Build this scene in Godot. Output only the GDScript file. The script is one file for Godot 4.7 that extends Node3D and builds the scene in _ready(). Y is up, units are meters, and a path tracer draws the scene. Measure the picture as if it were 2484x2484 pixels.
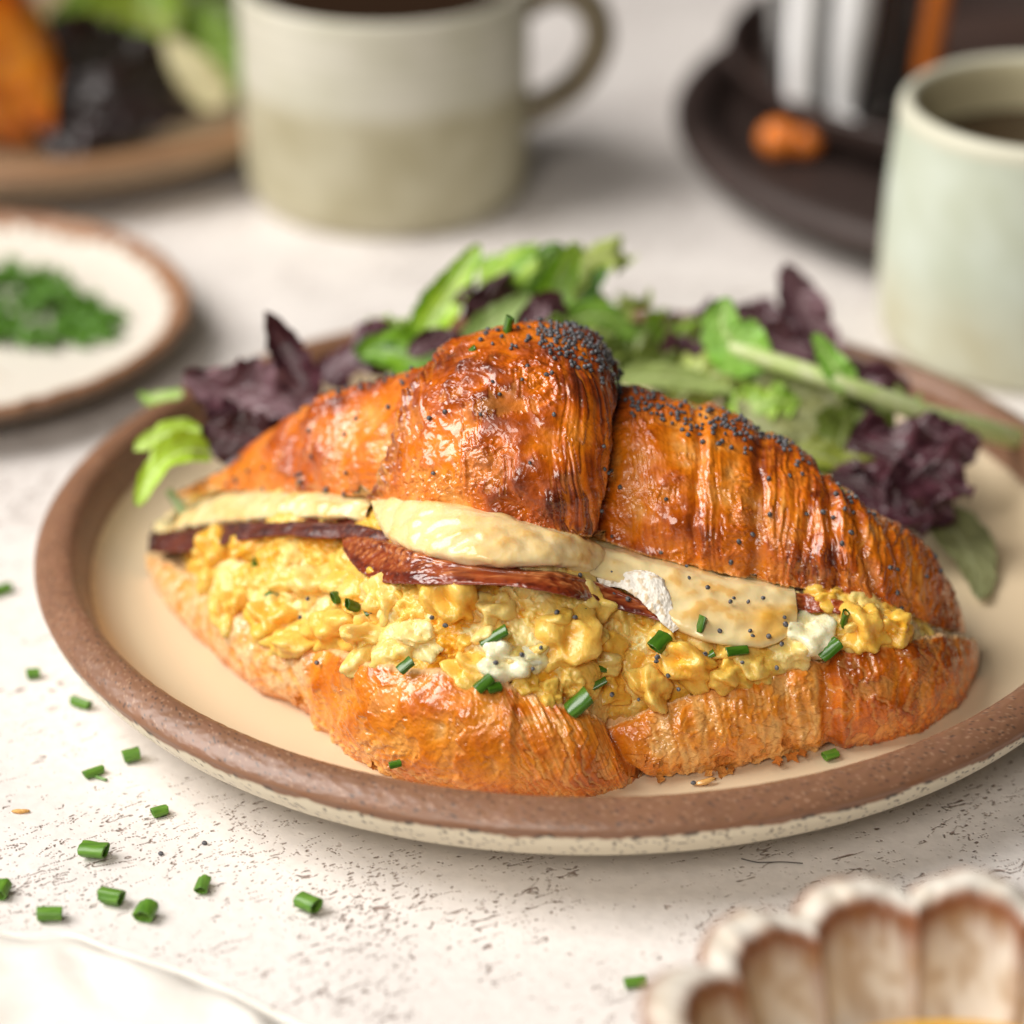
extends Node3D
# All builders work in centimetres; emit() turns them into metres. x right, y up, z towards the camera; the dinner plate's middle is the origin.

# the croissant's own lines, left tip to right tip: foot on the plate, lower half's cut edge, upper half's cut edge, crest
const B := [Vector3(-10.38, 1.00, 0.17), Vector3(-9.63, 1.00, 1.98), Vector3(-8.46, 1.00, 3.96), Vector3(-7.37, 1.00, 5.50), Vector3(-6.05, 1.00, 6.65), Vector3(-4.73, 1.00, 8.62), Vector3(-3.22, 1.00, 9.43), Vector3(-1.75, 1.00, 9.70), Vector3(-0.28, 1.00, 9.78), Vector3(0.81, 1.00, 9.26), Vector3(2.14, 1.00, 9.01), Vector3(3.77, 1.00, 8.50), Vector3(5.44, 1.00, 7.93), Vector3(6.87, 1.00, 7.58), Vector3(8.19, 1.00, 6.31), Vector3(8.84, 1.00, 4.80)]
const C_EDGE := [Vector3(-10.51, 1.39, -0.18), Vector3(-9.50, 1.79, 1.63), Vector3(-8.34, 2.13, 3.61), Vector3(-7.29, 2.31, 5.15), Vector3(-5.97, 2.57, 6.30), Vector3(-4.70, 3.16, 8.27), Vector3(-3.20, 3.34, 9.08), Vector3(-1.75, 3.14, 9.35), Vector3(-0.40, 2.70, 9.43), Vector3(0.41, 2.12, 8.91), Vector3(1.66, 2.52, 8.66), Vector3(3.27, 2.85, 8.15), Vector3(5.02, 3.05, 7.58), Vector3(6.66, 3.24, 7.23), Vector3(8.13, 2.61, 5.96), Vector3(8.94, 1.56, 4.45)]
const T0 := [Vector3(-9.84, 2.39, -1.28), Vector3(-8.57, 3.23, 0.05), Vector3(-7.30, 3.98, 1.58), Vector3(-6.11, 4.50, 2.74), Vector3(-4.97, 4.92, 3.71), Vector3(-3.72, 5.72, 5.46), Vector3(-2.55, 5.93, 6.21), Vector3(-1.40, 5.77, 6.44), Vector3(-0.31, 5.45, 6.38), Vector3(0.34, 4.93, 5.79), Vector3(1.49, 4.74, 6.18), Vector3(2.87, 4.45, 6.36), Vector3(4.50, 4.12, 6.39), Vector3(6.12, 3.91, 6.49), Vector3(7.62, 2.81, 5.73), Vector3(8.65, 1.72, 4.27)]
const T1 := [Vector3(-9.80, 2.46, -1.38), Vector3(-8.47, 3.62, -0.46), Vector3(-7.23, 5.00, 0.24), Vector3(-5.93, 6.06, 0.72), Vector3(-4.64, 6.70, 1.39), Vector3(-3.57, 7.78, 2.79), Vector3(-2.60, 8.46, 2.96), Vector3(-1.28, 8.64, 2.76), Vector3(-0.10, 8.41, 2.59), Vector3(0.69, 7.54, 2.40), Vector3(1.57, 7.11, 3.10), Vector3(3.10, 6.82, 3.26), Vector3(4.64, 6.16, 3.69), Vector3(6.12, 5.24, 4.70), Vector3(7.67, 3.92, 4.24), Vector3(8.65, 1.97, 3.94)]

const CM := 0.01
var M := {}
var names := {}
var rng := RandomNumberGenerator.new()
var n_low := FastNoiseLite.new()
var n_mid := FastNoiseLite.new()
var n_fine := FastNoiseLite.new()
var n_lam := FastNoiseLite.new()
var n_cell := FastNoiseLite.new()

func _ready():
	rng.seed = 4711
	set_noise()
	# ---- camera
	var cam := Camera3D.new()
	cam.name = "camera"
	cam.position = Vector3(-1.68, 36.557, 64.817) * CM
	cam.rotation.x = -deg_to_rad(27.63)
	cam.fov = 19.0
	cam.near = 0.05
	cam.far = 20.0
	var att := CameraAttributesPhysical.new()
	att.frustum_focal_length = 71.71
	att.frustum_near = 0.05
	att.frustum_far = 20.0
	att.frustum_focus_distance = 0.655
	att.exposure_aperture = 3.8
	cam.attributes = att
	add_child(cam)
	# ---- light: a large window to the left and a little behind, a dim room round it
	var we := WorldEnvironment.new()
	we.name = "environment"
	var e := Environment.new()
	e.background_mode = Environment.BG_COLOR
	e.background_color = Color(0.16, 0.152, 0.146)
	e.tonemap_mode = Environment.TONE_MAPPER_LINEAR
	e.tonemap_exposure = 0.87
	e.sdfgi_enabled = true
	e.ssao_enabled = true
	e.ssil_enabled = true
	we.environment = e
	add_child(we)
	area("window_light", Vector3(-1.15, 1.25, 0.06), Vector3(0.0, 0.03, 0.0), Vector2(1.1, 1.1), 5.0, Color(1.0, 0.985, 0.965))
	area("added_fill_light", Vector3(-0.30, 0.85, 1.05), Vector3(0.0, 0.03, 0.0), Vector2(0.5, 0.5), 1.0, Color(1.0, 0.97, 0.93))  # added unseen fill lamp in front, standing in for room bounce
	make_materials()
	build_table()
	build_dinner_plate()
	build_sandwich()
	build_salad()
	build_background()
	build_foreground()
	build_chives()

func area(called: String, at: Vector3, towards: Vector3, size: Vector2, energy: float, colour: Color):
	var l := AreaLight3D.new()
	l.name = called
	l.area_size = size
	l.light_energy = energy
	l.light_color = colour
	l.shadow_enabled = true
	l.area_range = 12.0
	l.area_attenuation = 2.0
	add_child(l)
	l.look_at_from_position(at, towards)

# ------------------------------------------------------------------ helpers
func set_noise():
	for q in [[n_low, 11, 2], [n_mid, 12, 2], [n_fine, 13, 2], [n_lam, 14, 2], [n_cell, 15, 1]]:
		q[0].noise_type = FastNoiseLite.TYPE_SIMPLEX_SMOOTH
		q[0].seed = q[1]
		q[0].frequency = 1.0
		q[0].fractal_type = FastNoiseLite.FRACTAL_FBM if q[2] > 1 else FastNoiseLite.FRACTAL_NONE
		q[0].fractal_octaves = q[2]
	n_cell.noise_type = FastNoiseLite.TYPE_CELLULAR
	n_cell.cellular_return_type = FastNoiseLite.RETURN_DISTANCE2_SUB

func numbered(called: String) -> String:
	if not names.has(called):
		names[called] = 0
		return called
	names[called] += 1
	return "%s_%03d" % [called, names[called]]

func thing(called: String, label: String, category: String, at := Vector3.ZERO, group := "") -> Node3D:
	var o := Node3D.new()
	o.name = numbered(called)
	add_child(o)
	o.position = at * CM
	tag(o, label, category, group)
	return o

func tag(o: Node, label: String, category := "", group := "", kind := ""):
	if label: o.set_meta("label", label)
	if category: o.set_meta("category", category)
	if group: o.set_meta("group", group)
	if kind: o.set_meta("kind", kind)

func make_mesh(P: PackedVector3Array, N: PackedVector3Array, C: PackedColorArray, I: PackedInt32Array, UV := PackedVector2Array()) -> ArrayMesh:
	var a := []
	a.resize(Mesh.ARRAY_MAX)
	var Q := PackedVector3Array()
	Q.resize(P.size())
	for i in P.size():
		Q[i] = P[i] * CM
	a[Mesh.ARRAY_VERTEX] = Q
	a[Mesh.ARRAY_NORMAL] = N
	if C.size(): a[Mesh.ARRAY_COLOR] = C
	if UV.size(): a[Mesh.ARRAY_TEX_UV] = UV
	a[Mesh.ARRAY_INDEX] = I
	var m := ArrayMesh.new()
	m.add_surface_from_arrays(Mesh.PRIMITIVE_TRIANGLES, a)
	return m

func put(called: String, mesh: Mesh, mat: Material, parent: Node = null) -> MeshInstance3D:
	var o := MeshInstance3D.new()
	o.mesh = mesh
	o.material_override = mat
	if parent:
		o.name = called
		parent.add_child(o, true)
	else:
		o.name = numbered(called)
		add_child(o)
	return o

func grid_normals(P: PackedVector3Array, nu: int, nv: int, wrap_u := false, wrap_v := false) -> PackedVector3Array:
	var N := PackedVector3Array()
	N.resize(P.size())
	for j in nv:
		var ja := j - 1
		var jb := j + 1
		if wrap_v:
			ja = (j - 1 + nv) % nv
			jb = (j + 1) % nv
		else:
			ja = maxi(ja, 0)
			jb = mini(jb, nv - 1)
		for i in nu:
			var ia := i - 1
			var ib := i + 1
			if wrap_u:
				ia = (i - 1 + nu) % nu
				ib = (i + 1) % nu
			else:
				ia = maxi(ia, 0)
				ib = mini(ib, nu - 1)
			var n := (P[j * nu + ib] - P[j * nu + ia]).cross(P[jb * nu + i] - P[ja * nu + i])
			var l := n.length()
			N[j * nu + i] = n / l if l > 1e-9 else Vector3.UP
	return N

func grid_index(nu: int, nv: int, wrap_u := false, wrap_v := false) -> PackedInt32Array:
	var I := PackedInt32Array()
	var mu := nu if wrap_u else nu - 1
	var mv := nv if wrap_v else nv - 1
	I.resize(mu * mv * 6)
	var k := 0
	for j in mv:
		var j2 := (j + 1) % nv
		for i in mu:
			var i2 := (i + 1) % nu
			var a := j * nu + i
			var b := j * nu + i2
			var c := j2 * nu + i
			var d := j2 * nu + i2
			I[k] = a; I[k + 1] = c; I[k + 2] = b
			I[k + 3] = b; I[k + 4] = c; I[k + 5] = d
			k += 6
	return I

func cat(a: Vector3, b: Vector3, c: Vector3, d: Vector3, t: float) -> Vector3:
	return b.cubic_interpolate(c, a, d, t)

func resample(row: PackedVector3Array, nu: int) -> PackedVector3Array:
	var out := PackedVector3Array()
	out.resize(nu)
	var n := row.size()
	for i in nu:
		var t := float(i) / (nu - 1) * (n - 1)
		var k := mini(int(t), n - 2)
		out[i] = cat(row[maxi(k - 1, 0)], row[k], row[k + 1], row[mini(k + 2, n - 1)], t - k)
	return out

# control rows (each along u) -> dense grid; segs gives samples between rows; returns [points, nv, row coordinate of each v]
func patch(rows: Array, nu: int, segs: Array, closed: bool) -> Array:
	var hi := []
	for r in rows:
		hi.append(resample(r, nu))
	var n := hi.size()
	var P := PackedVector3Array()
	var V := PackedFloat32Array()
	for k in segs.size():
		for s in segs[k]:
			var t: float = float(s) / segs[k]
			V.append(k + t)
	if not closed:
		V.append(segs.size())
	var nv := V.size()
	P.resize(nu * nv)
	for j in nv:
		var k := mini(int(V[j]), segs.size() - 1)
		var t := V[j] - k
		var ra: PackedVector3Array = hi[(k - 1 + n) % n] if closed else hi[maxi(k - 1, 0)]
		var rb: PackedVector3Array = hi[k]
		var rc: PackedVector3Array = hi[(k + 1) % n] if closed else hi[k + 1]
		var rd: PackedVector3Array = hi[(k + 2) % n] if closed else hi[mini(k + 2, n - 1)]
		for i in nu:
			P[j * nu + i] = rb[i].cubic_interpolate(rc[i], ra[i], rd[i], t)
	return [P, nv, V]

func lathe(profile: Array, steps: int, nt: int, called: String, mat: Material, parent: Node, colour: Callable, shape = null) -> MeshInstance3D:
	var row := PackedVector3Array()
	for q in profile:
		row.append(Vector3(q[0], q[1], 0))
	var line := resample(row, (profile.size() - 1) * steps + 1)
	var nv := line.size()
	var P := PackedVector3Array()
	var C := PackedColorArray()
	P.resize(nt * nv)
	C.resize(nt * nv)
	for j in nv:
		var q := line[j]
		var k := float(j) / steps
		for i in nt:
			var th := TAU * i / nt
			var r := maxf(q.x, 0.0)
			var y := q.y
			if shape != null:
				var s: Vector2 = shape.call(r, y, th, k)
				r = s.x
				y = s.y
			P[j * nt + i] = Vector3(r * cos(th), y, -r * sin(th))
			C[j * nt + i] = colour.call(r, y, th, k)
	var N := grid_normals(P, nt, nv, true, false)
	return put(called, make_mesh(P, N, C, grid_index(nt, nv, true, false)), mat, parent)

func mixc(a: Color, b: Color, t: float) -> Color:
	return a.lerp(b, clampf(t, 0.0, 1.0))

func sm(a: float, b: float, x: float) -> float:
	return smoothstep(a, b, x)

func bell(x: float, w: float) -> float:
	return exp(-(x * x) / (w * w))

func mat(called: String, rough: float, spec := 0.5) -> StandardMaterial3D:
	var m := StandardMaterial3D.new()
	m.resource_name = called
	m.vertex_color_use_as_albedo = true
	m.roughness = rough
	m.metallic_specular = spec
	return m

func noise_map(sd: int, freq: float, octaves: int, a: Color, b: Color) -> ImageTexture:
	var n := FastNoiseLite.new()
	n.noise_type = FastNoiseLite.TYPE_SIMPLEX_SMOOTH
	n.seed = sd
	n.frequency = freq
	n.fractal_octaves = octaves
	var src := n.get_seamless_image(512, 512).get_data()
	var out := PackedByteArray()
	out.resize(512 * 512 * 3)
	for i in src.size():
		var c := a.lerp(b, smoothstep(60.0, 195.0, float(src[i])))
		out[i * 3] = int(c.r * 255.0)
		out[i * 3 + 1] = int(c.g * 255.0)
		out[i * 3 + 2] = int(c.b * 255.0)
	return ImageTexture.create_from_image(Image.create_from_data(512, 512, false, Image.FORMAT_RGB8, out))

# pores and grain finer than the mesh
func fine_skin(m: StandardMaterial3D, tint: Texture2D, relief: Texture2D, deep: float, scale: float):
	m.uv1_triplanar = true
	m.uv1_scale = Vector3.ONE * scale
	m.albedo_texture = tint
	m.heightmap_enabled = true
	m.heightmap_texture = relief
	m.heightmap_scale = deep

func make_materials():
	var pores := noise_map(3, 0.030, 4, Color(0.95, 0.92, 0.90), Color(1, 1, 1))
	var sheen := noise_map(4, 0.012, 4, Color(0.16, 0.16, 0.16), Color(0.52, 0.52, 0.52))
	var coat := noise_map(6, 0.010, 3, Color(0.45, 0.45, 0.45), Color(1, 1, 1))
	var grain := noise_map(8, 0.045, 4, Color(0, 0, 0), Color(1, 1, 1))
	var m := mat("crust", 1.0)
	fine_skin(m, pores, grain, 0.0045, 34.0)
	m.roughness_texture = sheen
	m.clearcoat_enabled = true
	m.clearcoat = 0.85
	m.clearcoat_texture = coat
	m.clearcoat_roughness = 0.09
	M.crust = m
	m = mat("crumb", 0.7)
	fine_skin(m, pores, grain, 0.012, 40.0)
	M.crumb = m
	m = mat("egg", 0.30)
	m.subsurf_scatter_enabled = true
	m.subsurf_scatter_strength = 0.25
	fine_skin(m, noise_map(13, 0.02, 3, Color(0.96, 0.95, 0.90), Color(1, 1, 1)), grain, 0.008, 30.0)
	M.egg = m
	m = mat("cheese", 0.21)
	m.subsurf_scatter_enabled = true
	m.subsurf_scatter_strength = 0.2
	M.cheese = m
	m = mat("bacon", 0.28)
	m.clearcoat_enabled = true
	m.clearcoat = 0.6
	m.clearcoat_roughness = 0.2
	M.bacon = m
	M.charred = mat("charred", 0.42)
	m = mat("rind", 0.9)
	M.rind = m
	m = mat("poppy", 0.45)
	m.vertex_color_use_as_albedo = true
	M.poppy = m
	m = mat("chive", 0.4)
	m.backlight_enabled = true
	m.backlight = Color(0.15, 0.2, 0.05)
	M.chive = m
	m = mat("wet_chive", 0.22)
	m.albedo_color = Color(0.72, 0.78, 0.66)
	M.wet_chive = m
	m = mat("herb", 0.5)
	m.vertex_color_use_as_albedo = false
	m.albedo_color = Color(0.33, 0.52, 0.12)
	m.backlight_enabled = true
	m.backlight = Color(0.4, 0.5, 0.1)
	M.herb = m
	m = mat("leaf", 0.38)
	m.backlight_enabled = true
	m.backlight = Color(0.5, 0.6, 0.2)
	M.leaf = m
	m = mat("dark_leaf", 0.35)
	m.backlight_enabled = true
	m.backlight = Color(0.12, 0.05, 0.06)
	M.dark_leaf = m
	M.glaze = mat("glaze", 0.37)
	M.satin = mat("satin_glaze", 0.5)
	M.matte = mat("matte_clay", 0.62)
	M.linen = mat("linen", 0.95, 0.2)
	m = mat("bar_metal", 0.3)
	M.bar = m
	m = mat("coffee", 0.05)
	M.coffee = m
	m = StandardMaterial3D.new()
	m.resource_name = "clear_glass"
	m.transparency = BaseMaterial3D.TRANSPARENCY_ALPHA
	m.albedo_color = Color(0.97, 0.98, 0.98, 0.04)
	m.roughness = 0.03
	m.refraction_enabled = true
	m.refraction_scale = 0.05
	M.glass = m

# ------------------------------------------------------------------ setting
func build_table():
	var n := 1536
	var base := FastNoiseLite.new()
	base.seed = 5
	base.frequency = 0.004
	base.fractal_octaves = 5
	base.domain_warp_enabled = true
	base.domain_warp_amplitude = 30.0
	base.domain_warp_frequency = 0.01
	var im_low := base.get_seamless_image(n, n)
	base.seed = 9
	base.frequency = 0.05
	base.fractal_octaves = 3
	base.domain_warp_enabled = false
	var im_grain := base.get_seamless_image(n, n)
	var ck := FastNoiseLite.new()
	ck.noise_type = FastNoiseLite.TYPE_SIMPLEX_SMOOTH
	ck.fractal_type = FastNoiseLite.FRACTAL_FBM
	ck.fractal_octaves = 3
	ck.seed = 21
	ck.frequency = 1.0
	var ck2 := FastNoiseLite.new()
	ck2.noise_type = FastNoiseLite.TYPE_SIMPLEX_SMOOTH
	ck2.fractal_type = FastNoiseLite.FRACTAL_FBM
	ck2.fractal_octaves = 2
	ck2.seed = 31
	ck2.frequency = 1.0
	var low := im_low.get_data()
	var grain := im_grain.get_data()
	var col := PackedByteArray()
	var hgt := PackedByteArray()
	col.resize(n * n * 3)
	hgt.resize(n * n)
	var k := 0
	var s := 36.0 / n
	for y in n:
		for x in n:
			var l := low[k] / 255.0
			var g := grain[k] / 255.0
			# cracks only where the paint film broke; the film's grain runs on the slant
			var cx := x * s
			var cy := y * s
			var a := cx * 0.80 - cy * 0.60
			var b := cx * 0.60 + cy * 0.80
			var w := ck2.get_noise_2d(a * 0.5, b * 1.1)
			var d := absf(ck.get_noise_2d(a * 0.50 + w * 0.6, b * 1.35 + w * 0.4))
			var patchy := ck2.get_noise_2d(cx * 0.16 + 11.0, cy * 0.16) + 0.35 * w
			var keep := ck2.get_noise_2d(a * 1.1 + 40.0, b * 2.4 + 7.0) * 0.75 + patchy * 0.5 + 0.04
			var wide := 0.006 + 0.050 * clampf(keep, 0.0, 0.8)
			var c := clampf(1.6 * (1.0 - d / wide), 0.0, 1.0) * clampf(keep * 6.0, 0.0, 1.0)
			var d2 := absf(ck.get_noise_2d(a * 1.25 + w * 0.5 + 70.0, b * 3.4))
			var keep2 := ck2.get_noise_2d(a * 2.2 + 140.0, b * 4.6 + 7.0) * 0.8 + patchy * 0.3 - 0.22
			c = maxf(c, 0.8 * clampf(1.5 * (1.0 - d2 / (0.012 + 0.07 * clampf(keep2, 0.0, 0.8))), 0.0, 1.0) * clampf(keep2 * 6.0, 0.0, 1.0))
			# short chips and pits
			var dash := ck2.get_noise_2d(a * 3.2 + 90.0, b * 8.5)
			c = maxf(c, clampf((dash - 0.60 + 0.26 * patchy) * 6.0, 0.0, 1.0) * clampf(0.65 + patchy * 1.5, 0.0, 1.0))
			var pit := clampf((g - 0.80) * 9.0, 0.0, 1.0) * clampf(0.9 - l, 0.0, 1.0)
			c = maxf(c, pit * 0.8)
			var v := 0.885 + 0.05 * (l - 0.5) + 0.05 * (g - 0.5)
			var r := lerpf(v, 0.42, c * 0.66)
			var gg := lerpf(v * 0.972, 0.32, c * 0.66)
			var bb := lerpf(v * 0.952, 0.28, c * 0.66)
			col[k * 3] = int(r * 255.0)
			col[k * 3 + 1] = int(gg * 255.0)
			col[k * 3 + 2] = int(bb * 255.0)
			hgt[k] = int(255.0 * clampf(0.62 + 0.14 * (g - 0.5) + 0.3 * (l - 0.5) - 0.6 * c, 0.0, 1.0))
			k += 1
	var m := StandardMaterial3D.new()
	m.resource_name = "cracked_plaster"
	m.albedo_texture = ImageTexture.create_from_image(Image.create_from_data(n, n, false, Image.FORMAT_RGB8, col))
	m.heightmap_enabled = true
	m.heightmap_texture = ImageTexture.create_from_image(Image.create_from_data(n, n, false, Image.FORMAT_L8, hgt))
	m.heightmap_scale = 0.09
	m.roughness = 0.72
	m.metallic_specular = 0.4
	var P := PackedVector3Array()
	var N := PackedVector3Array()
	var UV := PackedVector2Array()
	var nu := 41
	for j in nu:
		for i in nu:
			var p := Vector3(-90.0 + 180.0 * i / (nu - 1), 0, 45.0 - 180.0 * j / (nu - 1))
			P.append(p)
			N.append(Vector3.UP)
			UV.append(Vector2(p.x / 36.0 + 0.1, p.z / 36.0 + 0.05))
	var o := put("tabletop", make_mesh(P, N, PackedColorArray(), grid_index(nu, nu), UV), m)
	tag(o, "white cracked plaster tabletop under all the dishes", "", "", "structure")

func speck(p: Vector3, size: float, rare: float) -> float:
	var n := n_mid.get_noise_3d(p.x / size, p.y / size, p.z / size)
	return sm(rare, rare + 0.07, n)

func build_dinner_plate():
	var t := thing("dinner_plate", "large cream stoneware plate with wide brown rim under the croissant sandwich", "plate")
	var prof := [[0.0, 0.4], [7.6, 0.4], [8.1, 0.0], [8.6, 0.0], [9.1, 0.3], [10.8, 0.5], [12.1, 0.95], [12.78, 1.58], [12.98, 1.98], [12.98, 2.14], [12.76, 2.34], [12.42, 2.46], [12.12, 2.38], [11.90, 2.0], [11.70, 1.5], [11.2, 1.14], [10.4, 1.02], [8.0, 0.96], [4.0, 0.95], [0.0, 0.95]]
	var cream := Color(0.70, 0.56, 0.375)
	var pale := Color(0.74, 0.66, 0.50)
	var brown := Color(0.235, 0.118, 0.068)
	var rust := Color(0.22, 0.085, 0.03)
	lathe(prof, 8, 1400, "glazed_body", M.glaze, t, func(r, y, th, k):
		var p := Vector3(r * cos(th), y, -r * sin(th))
		var wob := n_mid.get_noise_2d(th * 9.0, 3.0) * 0.13 + n_fine.get_noise_2d(th * 40.0, 8.0) * 0.06
		var c: Color
		if k < 14.0:
			var edge: float = y - (1.95 + wob * 0.7)
			if k > 9.5: edge = 1.0
			c = mixc(pale, brown, sm(-0.02, 0.03, edge))
			c = mixc(c, rust, bell(edge - 0.03, 0.06) * (0.95 if k < 9.6 else 0.0))
			if k < 9.6: c = mixc(c, Color(0.03, 0.02, 0.016), bell(edge, 0.05) * sm(0.25, 0.45, n_fine.get_noise_2d(th * 26.0, 40.0)))
			if edge < 0.0: c = mixc(c, Color(0.10, 0.07, 0.05), speck(p + Vector3(50, 0, 0), 0.15, 0.40))
		else:
			c = mixc(brown, cream, sm(13.45, 13.75, k - wob * 0.9))
		if k > 9.0 and k < 14.2:
			c = mixc(c, Color(0.42, 0.25, 0.16), 0.6 * speck(p, 0.11, 0.42))
			c = mixc(c, Color(0.06, 0.045, 0.04), 0.8 * speck(p + Vector3(20, 5, 9), 0.10, 0.45))
			c = c * (1.0 + 0.16 * n_low.get_noise_3d(p.x * 0.5, p.y, p.z * 0.5))
		return c
	, func(r, y, th, k):
		return Vector2(r * (1.0 + 0.002 * sin(th * 2.0 + 1.0)), y + (0.012 * n_fine.get_noise_2d(th * 30.0, k * 2.0) if k > 7.0 and k < 14.0 else 0.0))
	)

# ------------------------------------------------------------------ sandwich
var sandwich: Node3D
var top_P: PackedVector3Array
var top_N: PackedVector3Array
var top_V: PackedFloat32Array
var top_nu := 0

func vec_row(a: Array) -> PackedVector3Array:
	return PackedVector3Array(a)

func crust_top() -> MeshInstance3D:
	var n := T0.size()
	var rows := []
	for k in 8:
		rows.append(PackedVector3Array())
	for s in n:
		var a: Vector3 = T0[s]
		var b: Vector3 = T1[s]
		var e := b - a
		var out := Vector3(0, -e.z, e.y).normalized() * -1.0
		if out.y < 0.0: out = -out
		var L := e.length()
		var dy := maxf(e.y, 0.05)
		rows[0].append(a)
		rows[1].append(a + e * 0.22 + out * L * 0.15)
		rows[2].append(a + e * 0.62 + out * L * 0.20)
		rows[3].append(b)
		var back := Vector3(0, 0, -1)
		rows[4].append(b + Vector3(0, -dy * 0.42, -0.5 * L))
		rows[5].append(b + Vector3(0, -dy * 0.95, -0.72 * L))
		rows[6].append(Vector3((a.x + b.x) * 0.5, a.y - 0.02 + 0.10 * L, lerpf(a.z, b.z, 0.6)))
		rows[7].append(a + Vector3(0, 0.0, -0.02))
	var nu := 760
	var g := patch(rows, nu, [76, 84, 84, 26, 12, 12, 16, 0], true)
	var P: PackedVector3Array = g[0]
	var nv: int = g[1]
	var V: PackedFloat32Array = g[2]
	var N := grid_normals(P, nu, nv, false, true)
	var C := PackedColorArray()
	C.resize(P.size())
	var gold := Color(0.78, 0.235, 0.012)
	var amber := Color(0.60, 0.122, 0.005)
	var deep := Color(0.23, 0.036, 0.005)
	var dark := Color(0.085, 0.017, 0.006)
	var pale := Color(0.82, 0.45, 0.13)
	for j in nv:
		var v := V[j]
		var f := clampf(v / 3.0, 0.0, 1.25) if v < 4.0 else 1.25
		var under := v > 5.0
		for i in nu:
			var q := j * nu + i
			var p := P[q]
			var x := p.x
			var endf := sm(0.0, 0.06, float(i) / (nu - 1)) * sm(1.0, 0.97, float(i) / (nu - 1))
			if under:
				var cr := n_mid.get_noise_3d(p.x * 3.0, p.y * 3.0, p.z * 3.0)
				P[q] = p + N[q] * cr * 0.08
				C[q] = mixc(Color(0.75, 0.55, 0.28), Color(0.55, 0.28, 0.09), cr + 0.3)
				continue
			var wv := n_low.get_noise_2d(x * 0.7, f * 3.0)
			# the middle turn of dough lies over the left horn and ends in a fan of layers on its right
			var xl := -4.72 + 1.25 * f + 0.10 * n_mid.get_noise_2d(f * 9.0, 2.0)
			var xr := 0.02 + 0.75 * f + 0.06 * n_mid.get_noise_2d(f * 7.0, 5.0)
			var d := 0.0
			var crest := 0.25 + 0.75 * sm(1.0, 0.65, f)
			d -= 0.28 * crest * sm(0.9, 0.0, xl - x) * sm(-0.08, 0.03, xl - x)
			d += crest * 0.26 * (sm(-0.07, 0.05, x - xl) - sm(-0.14, 0.10, x - xr))
			d += crest * (0.10 * bell(x - xl - 0.12, 0.12) - 0.16 * bell(x - xl + 0.14, 0.13))
			d -= 0.28 * bell(x - xr - 0.10, 0.17)
			# turns of dough along the right horn and the left horn
			var xs := x + 0.10 * wv
			var g1 := bell(xs - 2.25 - 0.25 * f, 0.14)
			var g2 := bell(xs - 3.55 - 0.35 * f, 0.20)
			var g3 := bell(xs - 5.45 + 0.2 * f, 0.12)
			var g4 := bell(xs - 6.35 + 0.7 * f, 0.13)
			var g5 := bell(xs - 7.3 + 0.9 * f, 0.12)
			var g6 := bell(xs + 7.1 - 0.7 * f, 0.16)
			d -= 0.09 * g1 + 0.13 * g2 + 0.12 * g3 + 0.12 * g4 + 0.07 * g5 + 0.07 * g6
			d += 0.05 * (bell(xs - 2.45 - 0.25 * f, 0.12) + bell(xs - 5.62 + 0.2 * f, 0.10) + bell(xs - 6.55 + 0.7 * f, 0.11))
			# layers: ridges that run from the cut to the crest
			var mfan := sm(-1.25, -0.45, x - 0.35 * f) * sm(xr + 0.06, xr - 0.04, x)
			var mright := sm(3.5, 4.1, x) * (0.75 + 0.25 * wv)
			var mmid := 0.55 * bell(x - 2.6, 0.5) + 0.35 * bell(x - 1.2, 0.5)
			var mlip := bell(x - xl - 0.15, 0.34)
			var mask := clampf(mfan + mright + mmid + mlip, 0.0, 1.0)
			var sl := xs + (0.30 * f if x < 4.0 else -0.25 * f)
			var lam := 1.0 - 2.0 * absf(n_lam.get_noise_2d(sl * 2.6, f * 0.55 + (3.0 if x > 1.0 else 0.0)))
			var lam2 := n_fine.get_noise_2d(sl * 9.5, f * 1.4 + 9.0)
			var patchy := sm(-0.25, 0.35, n_mid.get_noise_2d(x * 1.1 + 50.0, f * 2.2))
			var big := sin(sl * 12.0 + 5.0 * n_low.get_noise_2d(x * 0.8, f * 0.9)) * patchy
			d += mask * (0.05 * lam * (0.45 + 0.55 * patchy) + 0.028 * lam2)
			var tr := sl * 2.7 + 1.6 * n_low.get_noise_2d(x * 0.9 + 8.0, f * 1.2) + 0.8 * lam
			var saw := tr - floorf(tr)
			d += mask * 0.034 * saw * sm(1.0, 0.94, saw)
			var fl := n_fine.get_noise_3d(p.x * 1.15 + 0.5 * lam2, p.y * 0.8 + 12.0, p.z * 1.15)
			var flaked := 0.7 * sm(0.26, 0.295, fl) * (1.0 - 0.5 * mfan)
			d -= 0.028 * flaked
			d += 0.055 * big * sm(3.9, 4.4, x) * sm(6.3, 5.4, x) * sm(1.1, 0.75, f)
			# blisters, wrinkles of the egg wash and fine skin
			var b1 := n_mid.get_noise_3d(p.x * 0.9, p.y * 0.9, p.z * 0.9)
			var b2 := n_fine.get_noise_3d(p.x * 2.6 + b1, p.y * 2.2, p.z * 2.6)
			var b3 := n_fine.get_noise_3d(p.x * 6.0 + b2 * 0.8, p.y * 5.0, p.z * 6.0)
			var b4 := n_mid.get_noise_3d(p.x * 15.0, p.y * 11.0, p.z * 15.0)
			var rough := 1.0 - 0.55 * mask
			var wet := sm(-0.15, 0.35, n_low.get_noise_3d(p.x * 0.55 + 60.0, p.y * 0.55, p.z * 0.55))
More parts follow.
